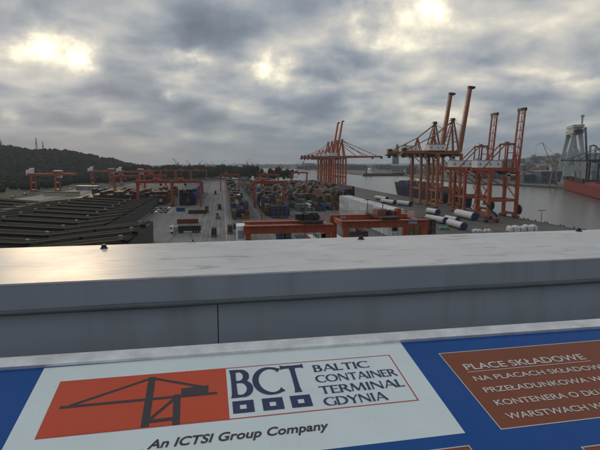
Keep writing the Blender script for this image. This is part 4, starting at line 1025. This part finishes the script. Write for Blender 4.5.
def lump(name, label, cat, loc, d, m, seed, rz_=0, group=None):
    rr_ = random.Random(seed); mb = MB(); nu, nv = 28, 10; vs = []
    for j in range(nv+1):
        for i in range(nu):
            th = 2*math.pi*i/nu; ph = (math.pi/2)*j/nv
            ce, se = math.cos(th), math.sin(th); e = .45
            x = math.copysign(abs(ce)**e,ce)*math.cos(ph)**.4; y = math.copysign(abs(se)**e,se)*math.cos(ph)**.4; z = math.sin(ph)**.55
            k = 1+.05*math.sin(3*th+seed)+rr_.uniform(-.025,.025)
            vs.append((x*d[0]/2*k,y*d[1]/2*k,z*d[2]*(1+.1*math.sin(2.2*x*3+seed))))
    mb.add(vs,[(j*nu+i,j*nu+(i+1)%nu,(j+1)*nu+(i+1)%nu,(j+1)*nu+i) for j in range(nv) for i in range(nu)])
    t_ = empty(name, label, cat, loc, rz_, group); o_ = mb.build('tarpaulin', m, t_, True)
    MB().box(-d[0]*.48,d[0]*.48,-d[1]*.4,d[1]*.4,0,.25).build('pallet', DARKMET, t_); 
    st_ = MB()
    for k in (-.25,.22): st_.box(d[0]*k-.12,d[0]*k+.12,-d[1]*.53,-d[1]*.505,.25,d[2]*.8)
    st_.build('strap', DARKMET, t_); return t_
TARP = mat('white tarpaulin', (.6,.61,.63), .5, var=.12, scale=1.2, bump=.5)
for px,py,d,lab,sd in ((515,231.5,(8.2,5,3.1),'white wrapped cargo lump, left of two near the quay edge',1),(528.5,231.2,(8.2,5,3.3),'white wrapped cargo lump, right of two near the quay edge',4),
                    (476.5,232.4,(4.8,3.6,1.7),'small white wrapped bundle just over the parapet, left one',2),(487.5,232.2,(3.8,3,1.6),'small white wrapped bundle just over the parapet, right one',5)):
    a_ = P(px,py); lump('wrapped_cargo', lab, 'wrapped cargo', a_, d, TARP, sd, -.15, 'white wrapped cargo on the quay')
a_ = P(444,229.5); lump('tarpaulin_heap','turquoise green tarpaulin heap beside the white tubes','tarpaulin',a_,(5.6,4,1.5),mat('turquoise tarpaulin',(.03,.2,.16),.6,var=.2,scale=1,bump=.4),7,-.2)
def make_reach(label, loc, rz_, m, ang=38, bl_=13):
    t_ = empty('reach_stacker', label, 'reach stacker', loc, rz_, 'reach stackers on the quay')
    b_ = MB(); b_.box(-4.5,3.6,-1.5,1.5,.9,2.1); b_.box(-4.6,-2.4,-1.7,1.7,2.1,2.9); b_.box(-2.3,-.5,-1.4,1.4,2.1,2.5); b_.build('chassis', m, t_)
    for x,r_ in ((-3.2,.75),(2.9,.9)):
        for y in (-1.75,1.75): MB().cyl((x,y-.35,r_),(x,y+.35,r_),r_,n=16).build('wheel', RUBBER, t_)
    c_ = MB(); c_.box(-.4,1.3,-.75,.75,2.1,4.0); cb = c_.build('cab', DARKMET, t_); MB().box(-.45,1.35,-.7,.7,2.9,3.8).build('window', GLASS, cb)
    a = rad(ang); base = Vector((-3.4,0,3.4)); tip = base+Vector((math.cos(a)*bl_,0,math.sin(a)*bl_)); bm_ = MB(); bm_.beam(base,tip,1.0,1.1,.7,.75); bm_.beam((1.6,.4,2.0),base.lerp(tip,.45),.35); bm_.beam((1.6,-.4,2.0),base.lerp(tip,.45),.35); bm_.build('boom', DARKMET, t_)
    s_ = MB(); s_.box(tip.x-.5,tip.x+.5,-3.2,3.2,tip.z-2.3,tip.z-1.7); s_.cyl((tip.x,0,tip.z-1.8),(tip.x,0,tip.z),.4,n=10); s_.build('spreader', DARKMET, t_)
    return t_
a_ = P(491,222.5); make_reach('red reach stacker with dark boom raised, between largest tube and red crane', a_, rad(160), mat('red machine paint',(.3,.05,.03),.5), 50, 12.5)
a_ = P(462,212.5); make_reach('dark reach stacker standing behind the largest white tube', a_, rad(25), DARKMET, 42, 12)
def lamp(label, loc, h_, m=None, head=1.7):
    t_ = empty('street_lamp', label, 'street lamp', loc, 0, 'lamp posts with twin heads')
    p_ = MB(); p_.cyl((0,0,0),(0,0,h_),.24,.15,n=10); p_.cyl((0,0,0),(0,0,.6),.45,.4,n=10); p_.build('pole', m or STEEL_TAN, t_)
    k = MB(); k.box(-head,head,-.12,.12,h_,h_+.2); k.build('arm', DARKMET, t_)
    for s_ in (-1,1): MB().box(s_*head-.75,s_*head+.75,-.35,.35,h_-.25,h_-.02).build('lamp_head', DARKMET, t_)
    return t_
lamp('tan lamp post with twin heads on the quay edge right of the cranes', P(541,224.3), 8.2)
lamp('slim dark lamp post standing before the white container wall', (78.2,252,0), 15.6, DARKMET, 1.1)
lamp('slim lamp post in the lane right of the roadside block', (24,300,0), 14, DARKMET, 1.0)
lamp('slim lamp post in the lane beside the middle gantry', (50.5,352,0), 14, DARKMET, 1.0)
bol = None
for i,v in enumerate(range(232,420,11)):
    mb_lab = 'low dark bollard on the quay edge in a row beside the water'
    if bol is None:
        b_ = MB(); b_.cyl((0,0,0),(0,0,.55),.36,.28,n=12); b_.cyl((0,0,.55),(0,0,.8),.46,.42,n=12); bol = b_.build('bollard', DARKMET); tag(bol, mb_lab, 'bollard', 'bollards along the quay edge'); bol.location = (QX-.5,v,.18)
    else:
        c_ = bol.copy(); COL.objects.link(c_); c_.location = (QX-.5,v,.18)
fd = None
for v in range(226,420,16):
    lab = 'black rubber fender on the quay wall above the water'
    if fd is None:
        b_ = MB(); b_.box(-.5,.25,-.9,.9,-1.6,.55); fd = b_.build('fender', RUBBER, bevel=.12); tag(fd, lab, 'fender', 'fenders along the quay wall'); fd.location = (QX+.85,v,0)
    else:
        c_ = fd.copy(); COL.objects.link(c_); c_.location = (QX+.85,v,0)
# yellow and brown containers behind the right near gantry
for c,u,v,z,lab in (('yellow tan',90.6,226,0,'lower yellow container behind the right near gantry, left pair'),('yellow tan',93.4,226,0,'lower yellow container behind the right near gantry, middle'),('yellow tan',96.2,226,0,'lower yellow container behind the right near gantry, beside the brown stack'),
                    ('yellow tan',90.6,226,2.6,'top yellow container behind the right near gantry, left end'),('yellow tan',93.4,226,2.6,'top yellow container behind the right near gantry, middle'),('yellow tan',96.2,226,2.6,'top yellow container behind the right near gantry, beside the brown stack'),
                    ('maroon',99.2,226,0,'maroon container at the bottom of the stack right of the yellow ones'),('brown',99.2,226,2.6,'brown container in the middle of the stack right of the yellow ones'),('maroon',99.2,226,5.2,'maroon container on top of the stack right of the yellow ones'),
                    ('brown',102,226,0,'brown container at the bottom of the rightmost stack near the tubes'),('brown',102,226,2.6,'brown container in the middle of the rightmost stack near the tubes'),('maroon',102,226,5.2,'maroon container on top of the rightmost stack near the tubes'),
                    ('yellow tan',90.6,226,5.2,'uppermost yellow container of the left pair behind the right gantry'),('yellow tan',93.4,226,5.2,'uppermost yellow container in the middle behind the right gantry'),('yellow tan',96.2,226,5.2,'uppermost yellow container beside the brown stack')):
    container((u,v,z+.004), c, lab, 'yellow and brown containers behind the right near gantry', True, 0, True)

# ------------------------------------------------------------------ vehicles
def wheels(t_, xs, yy, r_=.5):
    for x in xs:
        for y in (-yy,yy): MB().cyl((x,y-.16,r_),(x,y+.16,r_),r_,n=14).build('wheel', RUBBER, t_)
def make_truck(label, loc, rz_, cabm, trm, trailer=True):
    t_ = empty('semi_truck', label, 'truck', loc, rz_)
    c_ = MB(); c_.yprism([(5.2,.7),(7.4,.7),(7.4,2.0),(7.05,3.4),(6.7,3.75),(5.2,3.75)],-1.22,1.22); cb = c_.build('cab', cabm, t_, bevel=.08)
    w_ = MB(); w_.box(7.1,7.36,-1.08,1.08,2.05,3.0); w_.box(6.0,6.9,-1.26,-1.2,2.1,2.95); w_.box(6.0,6.9,1.2,1.26,2.1,2.95); w_.build('window', GLASS, cb)
    ch = MB(); ch.box(.6,5.2,-.5,.5,.6,1.0); ch.box(3.2,5.0,-1.2,1.2,1.0,3.3); ch.build('chassis', GREYP, t_)
    tr_ = MB(); tr_.box(-8.4,2.9,-1.25,1.25,1.15,3.7); 
    for k in range(15): tr_.box(-8.2+k*.75,-8.1+k*.75,-1.3,1.3,1.2,3.65)
    tr_.box(-8.4,2.9,-1.31,1.31,3.6,3.78); tr_.box(-8.4,2.9,-1.31,1.31,1.05,1.2); tr_.build('trailer', trm, t_)
    wheels(t_,(6.2,2.2,1.0,-4.6,-5.9,-7.2),1.05,.52); return t_
make_truck('white-cab lorry with long dark trailer parked on the asphalt left of the road', (-19.6,250,0), rad(180), WHITEP, mat('dark green trailer sheet',(.022,.03,.032),.6,var=.2))
def make_tractor(label, loc, rz_, cabm, rig=True):
    t_ = empty('yard_tractor', label, 'yard tractor', loc, rz_, 'yard tractors on the road')
    b_ = MB(); b_.box(-1.2,1.2,3.2,6.2,.55,1.15); b_.box(-1.2,.2,4.7,6.3,1.15,2.9); cb = b_.build('cab', cabm, t_, bevel=.06); MB().box(-1.1,.1,4.66,6.34,1.9,2.7).build('window', GLASS, cb)
    tr_ = MB(); tr_.box(-.5,.5,-6.3,4,1.0,1.35)
    for y in (-6.1,-2,2.2): tr_.box(-1.2,1.2,y-.12,y+.12,1.1,1.42)
    tr_.box(-1.22,-1.05,-6.3,3,1.15,1.4); tr_.box(1.05,1.22,-6.3,3,1.15,1.4); tr_.build('trailer', DARKMET, t_)
    for y in (5.4,3.4,-4.3,-5.5):
        for x in (-1.0,1.0): MB().cyl((x-.17,y,.5),(x+.17,y,.5),.5,n=14).build('wheel', RUBBER, t_)
    return t_
YT = mat('orange tractor paint',(.28,.07,.03),.5)
tr0 = make_tractor('empty yard tractor rig driving away along the road', (-2.9,312,0), 0, YT)
for u,v,lab in ((-4.4,238,'yard tractor rig with a maroon container, nearest on the road'),(3.6,247,'yard tractor rig with a rust red container by the block edge'),(-2.2,372,'yard tractor rig with a maroon container midway up the road'),
                (-7.5,545,'distant dark yard tractor rig far up the road')):
    dup(tr0,(u,v,0),0,lab)
dup(tr0,(-11.3,352,0),rad(180),'small red yard tractor rig coming down the left lane')
for u,v,c,lab in ((-4.4,237,'maroon','maroon container riding on the nearest yard tractor trailer'),(3.6,246,'rust red','rust red container riding on the trailer by the block edge'),(-2.2,371,'maroon','maroon container riding on the trailer midway up the road'),(-7.5,544,'dark grey','dark grey container riding on the distant trailer up the road')):
    container((u,v,1.43), c, lab, None, False, 0, True)
container((-11.3,354,1.43),'maroon','short maroon container on the trailer coming down the left lane',None,False,0,True)
container((6.8,262,.004),'navy blue','navy blue container on the ground beside the white gantry boxes',None,False,0,True)
container((-20.5,289,.004),'orange brown','orange brown container lying on the asphalt behind the lorry',None,True,rad(90))
container((-17.6,343,.004),'brown','long brown container lying across the road edge before the blue stack',None,True,rad(90))
container((-30.5,362,.004),'bright blue','low blue container below the left red gantry leg',None,False,rad(90))
a_ = P(193,245.5)
yv = empty('service_van','small yellow service van with beacon, just above the parapet','van',(a_.x,a_.y,0),.1)
v_ = MB(); v_.yprism([(-2.2,.45),(2.3,.45),(2.3,1.1),(1.5,1.25),(.9,2.1),(-2.2,2.15)],-.9,.9); yb = v_.build('body', mat('yellow paint',(.45,.3,.05),.4), yv, bevel=.06)
MB().box(.2,1.25,-.93,.93,1.25,1.9).build('window', GLASS, yv); MB().box(-.3,.3,-.5,.5,2.16,2.7).build('beacon', DARKMET, yv); wheels(yv,(-1.4,1.5),.85,.34)
def make_car(label, loc, rz_, m):
    t_ = empty('parked_car', label, 'car', loc, rz_, 'cars in the yard car park')
    b_ = MB(); b_.yprism([(-2.1,.35),(2.15,.35),(2.2,.8),(1.2,.95),(.55,1.45),(-1.2,1.48),(-2.0,1.0),(-2.15,.9)],-.88,.88); b_.build('body', m, t_, bevel=.07)
    w_ = MB(); w_.yprism([(1.05,.96),(.5,1.4),(-1.1,1.42),(-1.75,1.0)],-.9,.9); w_.build('window', GLASS, t_); wheels(t_,(-1.35,1.35),.82,.33); return t_
CARM = {'white': WHITEP,'black': mat('black car paint',(.015,.015,.018),.25),'silver': mat('silver car paint',(.4,.41,.42),.3,metal=.6),'red': mat('red car paint',(.25,.02,.02),.3),'grey': mat('grey car paint',(.12,.125,.13),.3)}
k = 0
for row,(v,u0) in enumerate(((352,-49.6),(366,-49.8),(382,-50))):
    for i,c in enumerate([['black','white','grey','black'],['grey','silver','red','black'],['silver','black','grey','white']][row]):
        make_car(f"{c} car, {ORD[i]} from the left in the {['nearest','middle','farthest'][row]} row of the car park", (u0+i*3.1,v,.010), rad(90), CARM[c])
for px,py,c in ((25,194.6,'black'),(38,191.6,'black'),(71,189.2,'white'),(13,197.6,'grey')):
    a_ = P(px,py); make_car(f"{c} car on the pale road by the hill, {({25:'second',38:'third',71:'farthest',13:'nearest'})[px]} along it", (a_.x,a_.y,.006), rad(55), CARM[c])
a_ = P(62,195.5)
sh_ = empty('long_shed','long low cream shed at the far edge of the dark roof','shed',(a_.x,a_.y,0),rad(-8))
MB().box(-18,18,-4,4,0,3.6).build('wall', mat('cream render',(.42,.38,.26),.8,var=.12), sh_); MB().box(-18.5,18.5,-4.5,4.5,3.6,4.2).build('roof', mat('light roof sheet',(.12,.115,.10),.8), sh_)
a_ = P(88,190); ws = empty('long_shed','pale grey flat-roofed shed beside the road below the hill','shed',(a_.x,a_.y,0),rad(-20))
MB().box(-14,14,-5,5,0,5).build('wall', mat('pale shed wall',(.22,.22,.215),.8), ws); MB().box(-14.5,14.5,-5.5,5.5,5,5.5).build('roof', GREYP, ws); MB().box(-3,3,-5.1,-5,0,4).build('door', GREYP, ws)

# ------------------------------------------------------------------ hills, woods and trees
LEAF = [mat('dark foliage', (.021,.029,.019), .9, var=.35, scale=.05, spec=.1), mat('mid foliage', (.029,.038,.023), .9, var=.35, scale=.05, spec=.1)]
BARK = mat('bark', (.07,.055,.045), .9)
def ridge(x):      # ground height of the wooded hill's crest against bearing
    pts = [(-260,74),(-140,80),(-60,78),(0,72),(40,67),(70,60),(90,51),(110,36),(125,22),(140,13),(165,9),(400,4)]
    for (a,za),(b_,zb) in zip(pts,pts[1:]):
        if a <= x <= b_: k = (x-a)/(b_-a); k = k*k*(3-2*k); return za+(zb-za)*k
    return pts[-1][1] if x > 0 else 70
def hill_h(px, Dk):
    k = max(0,1-abs(Dk-1800)/620); k = k*k*(3-2*k)
    return .2+ridge(px)*k*(1+.05*math.sin(px*.11+Dk*.004))
def bear(px, Dk):
    r_ = ray(px,HORY); h_ = math.hypot(r_.x,r_.y); return r_.x/h_*Dk, r_.y/h_*Dk
hm_ = MB(); PX = list(range(-320,176,8)); DS = list(range(1180,2440,60)); vs = []
for d in DS:
    for p_ in PX:
        x,y = bear(p_,d); vs.append((x,y,hill_h(p_,d)))
nP = len(PX)
hm_.add(vs,[(j*nP+i,j*nP+i+1,(j+1)*nP+i+1,(j+1)*nP+i) for j in range(len(DS)-1) for i in range(nP-1)])
struct('hill', hm_, mat('hill soil', (.03,.035,.022), .95, var=.3, scale=.02), True)
def leafball(mb, c, rx, rz_, n_, rg, ls, mi=0):
    for _ in range(n_):
        while True:
            a = Vector((rg.uniform(-1,1),rg.uniform(-1,1),rg.uniform(-1,1)))
            if .35 < a.length < 1: break
        p_ = Vector((c[0]+a.x*rx,c[1]+a.y*rx,c[2]+a.z*rz_)); nrm_ = (a.normalized()+Vector((rg.uniform(-.7,.7),rg.uniform(-.7,.7),rg.uniform(-.3,.9)))).normalized()
        t1 = nrm_.orthogonal().normalized(); t2 = nrm_.cross(t1); an = rg.uniform(0,6.28); u_ = t1*math.cos(an)+t2*math.sin(an); w_ = nrm_.cross(u_); s_ = ls*rg.uniform(.6,1.3)
        mb.add([p_-u_*s_*.5-w_*s_*.4,p_+u_*s_*.5-w_*s_*.3,p_+u_*s_*.35+w_*s_*.5,p_-u_*s_*.45+w_*s_*.4],[(0,1,2,3)],mi)
def cone_core(mb, c, rx, rz_, rg, mi=0):
    vs = []; nu,nv = 7,4
    for j in range(nv+1):
        ph = -math.pi/2+math.pi*j/nv
        for i in range(nu): 
            th = 2*math.pi*(i+.5*(j%2))/nu; k = rg.uniform(.8,1.15); vs.append((c[0]+rx*math.cos(ph)*math.cos(th)*k,c[1]+rx*math.cos(ph)*math.sin(th)*k,c[2]+rz_*math.sin(ph)))
    mb.add(vs,[(j*nu+i,j*nu+(i+1)%nu,(j+1)*nu+(i+1)%nu,(j+1)*nu+i) for j in range(nv) for i in range(nu)],mi)
rg = random.Random(11); fo = MB()
for _ in range(2600):
    p_ = rg.uniform(-120,150); d = rg.uniform(1190,1960); x,y = bear(p_,d); z = hill_h(p_,d); r_ = rg.uniform(5,9)
    mi = rg.choice([0,0,1]); cone_core(fo,(x,y,z+r_*.8),r_*.8,r_*rg.uniform(.8,1.1),rg,mi); leafball(fo,(x,y,z+r_*.9),r_,r_*1.05,14,rg,3.2,mi)
for _ in range(900):
    p_ = rg.uniform(-60,150); d = rg.uniform(900,1220); x,y = bear(p_,d); r_ = rg.uniform(4,7)
    if x > -170 and y < 1000: continue
    mi = rg.choice([0,0,1]); cone_core(fo,(x,y,r_*.8),r_*.8,r_*rg.uniform(.9,1.3),rg,mi); leafball(fo,(x,y,r_*.95),r_,r_*1.2,14,rg,2.6,mi)
for _ in range(420):
    x = rg.uniform(-560,-235); y = rg.uniform(520,960)
    if abs(x+218) < 45 and abs(y-645) < 40: continue
    if x > -262+(y-520)*.2: continue; r_ = rg.uniform(2.5,5); mi = rg.choice([0,0,1])
    cone_core(fo,(x,y,r_*.7),r_*.8,r_*.9,rg,mi); leafball(fo,(x,y,r_*.8),r_,r_,16,rg,1.9,mi)
tag(fo.build('woodland', LEAF), 'dark woods covering the hill and the flat below it at left', 'woods', None, 'stuff')
bw_ = MB(); rg = random.Random(5)
for _ in range(430):
    p_ = rg.uniform(118,250); d = rg.uniform(985,1180); x,y = bear(p_,d); h_ = rg.uniform(22,31)*(1+.06*math.sin(p_*.23)); r_ = rg.uniform(5,8)
    mi = rg.choice([0,0,1]); cone_core(bw_,(x,y,h_*.55),r_*.75,h_*.42,rg,mi); leafball(bw_,(x,y,h_*.56),r_,h_*.46,46,rg,2.3,mi)
tag(bw_.build('tree_belt', LEAF), 'dark belt of tall trees behind the far gantries', 'woods', None, 'stuff')
def make_tree(label, loc, h_, r_, seed, group):
    rg_ = random.Random(seed); t_ = empty('tree', label, 'tree', loc, 0, group)
    tk = MB(); tk.cyl((0,0,-.1),(0,0,h_*.5),.55,.3,n=8)
    for k in range(5):
        a = rg_.uniform(0,6.28); tk.cyl((0,0,h_*(.22+.06*k)),(math.cos(a)*r_*.55,math.sin(a)*r_*.55,h_*(.45+.07*k)),.2,.07,n=6)
    tk.build('trunk', BARK, t_)
    cr_ = MB()
    for k in range(9):
        a = rg_.uniform(0,6.28); q_ = rg_.uniform(.15,.6)*r_; zz = h_*rg_.uniform(.30,.82); rr_ = r_*rg_.uniform(.4,.62); mi = rg_.choice([0,0,1])
        cone_core(cr_,(math.cos(a)*q_,math.sin(a)*q_,zz),rr_*.7,rr_*.75,rg_,mi); leafball(cr_,(math.cos(a)*q_,math.sin(a)*q_,zz),rr_,rr_,80,rg_,1.5,mi)
    cr_.build('crown', LEAF, t_); return t_
GT = 'round trees at the harbour end of the yard'
for i,(px,Dk,h_,r_,lab) in enumerate(((247,905,25,9.5,'round dark tree at the right end of the tree belt'),(255,900,26,11,'broad dark tree just left of the gap of water'),(262,905,22,8,'lower dark tree at the left edge of the water gap'),
      (271,905,24,9,'dark tree just right of the gap of water'),(278,900,25,10.5,'broad dark tree in the middle of the right-hand clump'),(285,905,23,9,'dark tree in the right-hand clump by the water'),(290.5,905,21,7,'last small dark tree at the water edge'))):
    x,y = bear(px,Dk); make_tree(lab,(x,y,0),h_*1.12,r_*1.25,30+i,GT)
def mast(label, px, Dk, ztop, w_=3):
    x,y = bear(px,Dk); z0 = hill_h(px,Dk)-1; t_ = empty('lattice_mast', label, 'mast', (x,y,z0), 0, 'masts on the hill'); H_ = ztop-z0; b_ = MB()
    for sx in (-1,1):
        for sy in (-1,1): b_.beam((sx*w_,sy*w_,0),(sx*.5,sy*.5,H_),.8,.8,.5,.5)
    for k in range(8):
        f = k/8; w0 = w_+(.5-w_)*f; w1 = w_+(.5-w_)*(f+.125); b_.beam((-w0,-w0,H_*f),(w1,-w1,H_*(f+.125)),.4); b_.beam((w0,w0,H_*f),(-w1,w1,H_*(f+.125)),.4)
    b_.build('lattice', SKM, t_); a_ = MB(); a_.cyl((0,0,H_),(0,0,H_+7),.3,.15,n=6); a_.box(-2.6,2.6,-.6,.6,H_*.62,H_*.62+2.2); a_.build('antenna', SKM, t_)
mast('tall lattice mast on the wooded hill crest', 37.5, 1800, 114, 3.4)
mast('slim mast at the far left end of the hill crest', 2.5, 1800, 104, 1.6)
mast('thin short mast right of the tall one on the hill', 44, 1800, 100, 1.0)
# far ridge and city beyond the harbour
fh = MB(); vs = []; PX2 = list(range(150,760,10)); DS2 = [3300,3600,3900,4200,4600]
def fz(p_):
    pts = [(150,10),(200,16),(300,18),(420,22),(500,50),(530,74),(560,96),(600,104),(660,112),(760,116)]
    for (a,za),(b_,zb) in zip(pts,pts[1:]):
        if a <= p_ <= b_: return za+(zb-za)*(p_-a)/(b_-a)+2.5*math.sin(p_*.19)+1.5*math.sin(p_*.53)
    return 110
for j,d in enumerate(DS2):
    for p_ in PX2:
        x,y = bear(p_,d); vs.append((x,y,-.5+fz(p_)*[0,.45,.85,1,.6][j]))
n2_ = len(PX2); fh.add(vs,[(j*n2_+i,j*n2_+i+1,(j+1)*n2_+i+1,(j+1)*n2_+i) for j in range(4) for i in range(n2_-1)])
struct('hills', fh, mat('far wooded ridge', (.04,.05,.04), .95, var=.4, scale=.004), True)
rg = random.Random(9)
BCOL = {'dark grey': (.09,.095,.1),'pale grey': (.3,.31,.32),'brick': (.16,.08,.06),'off-white': (.45,.45,.44),'slate blue': (.09,.12,.17),'tan': (.26,.22,.17)}
BMAT = {k: mat('cladding ' + k, c, .75, var=.15, scale=.05, streak=.3) for k,c in BCOL.items()}
ROOFS = [mat('dark flat roof',(.06,.06,.062),.8), mat('pale sheet roof',(.35,.36,.36),.6), mat('rust roof',(.13,.06,.045),.8)]
def building(i, px, Dk, w_, d_, h_, c, gab, where, cat='warehouse'):
    x,y = bear(px,Dk); lab = f"{c} {'gabled ' if gab else 'flat-roofed '}building, {where}"
    t_ = empty('harbour_building', lab, 'building', (x,y,-.7), rad(-YAW*57.3-8+rg.uniform(-14,14)), 'buildings across the water')
    MB().box(-w_/2,w_/2,-d_/2,d_/2,0,h_).build('wall', BMAT[c], t_)
    rm = rg.choice(ROOFS)
    if gab: MB().xprism([(-d_/2-1,h_+.01),(d_/2+1,h_+.01),(0,h_+d_*.2)],-w_/2-1,w_/2+1).build('roof', rm, t_)
    else: MB().box(-w_/2-.5,w_/2+.5,-d_/2-.5,d_/2+.5,h_,h_+1.2).build('roof', rm, t_)
    wn = MB(); nx_ = max(2,int(w_/9)); nz_ = max(1,int(h_/7))
    for k in range(nx_):
        for j in range(nz_):
            cx_ = -w_/2+w_*(k+.5)/nx_; cz_ = h_*(j+.5)/nz_; wn.box(cx_-w_/nx_*.3,cx_+w_/nx_*.3,-d_/2-.12,-d_/2,cz_-1.3,cz_+1.3)
    wn.build('window', GLASS, t_)
bs = []
for px in range(303,420,7): bs.append((px+rg.uniform(-2,2), rg.uniform(2150,2900)))
for px in range(402,552,7): bs.append((px+rg.uniform(-2,2), 1500-(px-400)*4.9+rg.uniform(30,420)))
for px in range(520,600,9): bs.append((px+rg.uniform(-3,3), rg.uniform(1150,1900)))
bs.sort()
kinds = list(BCOL)
for i,(px,Dk) in enumerate(bs):
    c = rg.choice(kinds); w_ = rg.uniform(26,75)*(Dk/1500)**.6; h_ = rg.uniform(8,20)*(1+.35*(Dk/2500)); gab = rg.random() < .45
    building(i, px, Dk, w_, rg.uniform(20,40), h_, c, gab, f"{ORD[i] if i < 30 else ORD[i-30]} from the left along the {'far shore' if i < 30 else 'shipyard shore'}")
tw_ = MB(); rg2 = random.Random(21)
for _ in range(900):
    p_ = rg2.uniform(500,660); d = rg2.uniform(3310,3960); k = (d-3300)/300; zz = -.5+fz(p_)*(.45*k if k < 1 else .45+.40*(k-1) if k < 2 else .85+.15*(k-2)); x,y = bear(p_,d); r_ = rg2.uniform(6,14)
    cone_core(tw_,(x,y,zz+2),r_,r_*.6,rg2,rg2.choice([0,0,1]))
tag(tw_.build('ridge_woods', LEAF), 'dark woods on the far ridge at right', 'woods', None, 'stuff')
# twin glass towers
x,y = bear(395,2600); tw = empty('tower_block','pair of blue glass towers standing above the far shore','tower block',(x,y,-.7),rad(-12))
GT_ = mat('blue glass cladding',(.07,.11,.15),.3,var=.2,scale=.08)
MB().box(-14,2,-12,12,0,98).build('tower', GT_, tw); MB().box(2.2,18,-12,12,0,122).build('tower', GT_, tw); MB().box(5,14,-6,6,122,130).build('roof_plant', GREYP, tw)
# city blocks on the right-hand slope
for i,px in enumerate([520+k*3.1 for k in range(27)]):
    Dk = rg.uniform(3330,3900); x,y = bear(px+rg.uniform(-2,2),Dk); k = (Dk-3300)/300; k = .45*k if k < 1 else .45+.40*(k-1) if k < 2 else .85
    t_ = empty('apartment_block', f"pale apartment block on the far slope, {ORD[i]} from the left", 'apartment block', (x,y,fz(px)*k-3), rad(rg.uniform(-30,30)), 'apartment blocks on the far slope')
    w_ = rg.uniform(20,42); h_ = rg.uniform(14,26); MB().box(-w_/2,w_/2,-7,7,0,h_).build('wall', BMAT[rg.choice(['pale grey','off-white','tan'])], t_); MB().box(-w_/2-.4,w_/2+.4,-7.4,7.4,h_,h_+1).build('roof', ROOFS[0], t_)
x,y = bear(232,2200); dm = MB(); rr_ = 48
dm.add([(x+rr_*math.cos(a)*math.cos(b_),y+rr_*math.sin(a)*math.cos(b_),14+13*math.sin(b_)) for b_ in (0,.35,.7,1.05,1.4) for a in [k*.2618 for k in range(24)]],[(j*24+i,j*24+(i+1)%24,(j+1)*24+(i+1)%24,(j+1)*24+i) for j in range(4) for i in range(24)])
dr = empty('storage_dome','pale domed roof rising beyond the tree belt','dome',(0,0,0)); dm.build('roof', mat('pale dome',(.3,.31,.31),.6), dr, True)
MB().cyl((x,y,-.6),(x,y,14.5),rr_*.98,rr_*.98,32).build('wall', BMAT['pale grey'], dr)
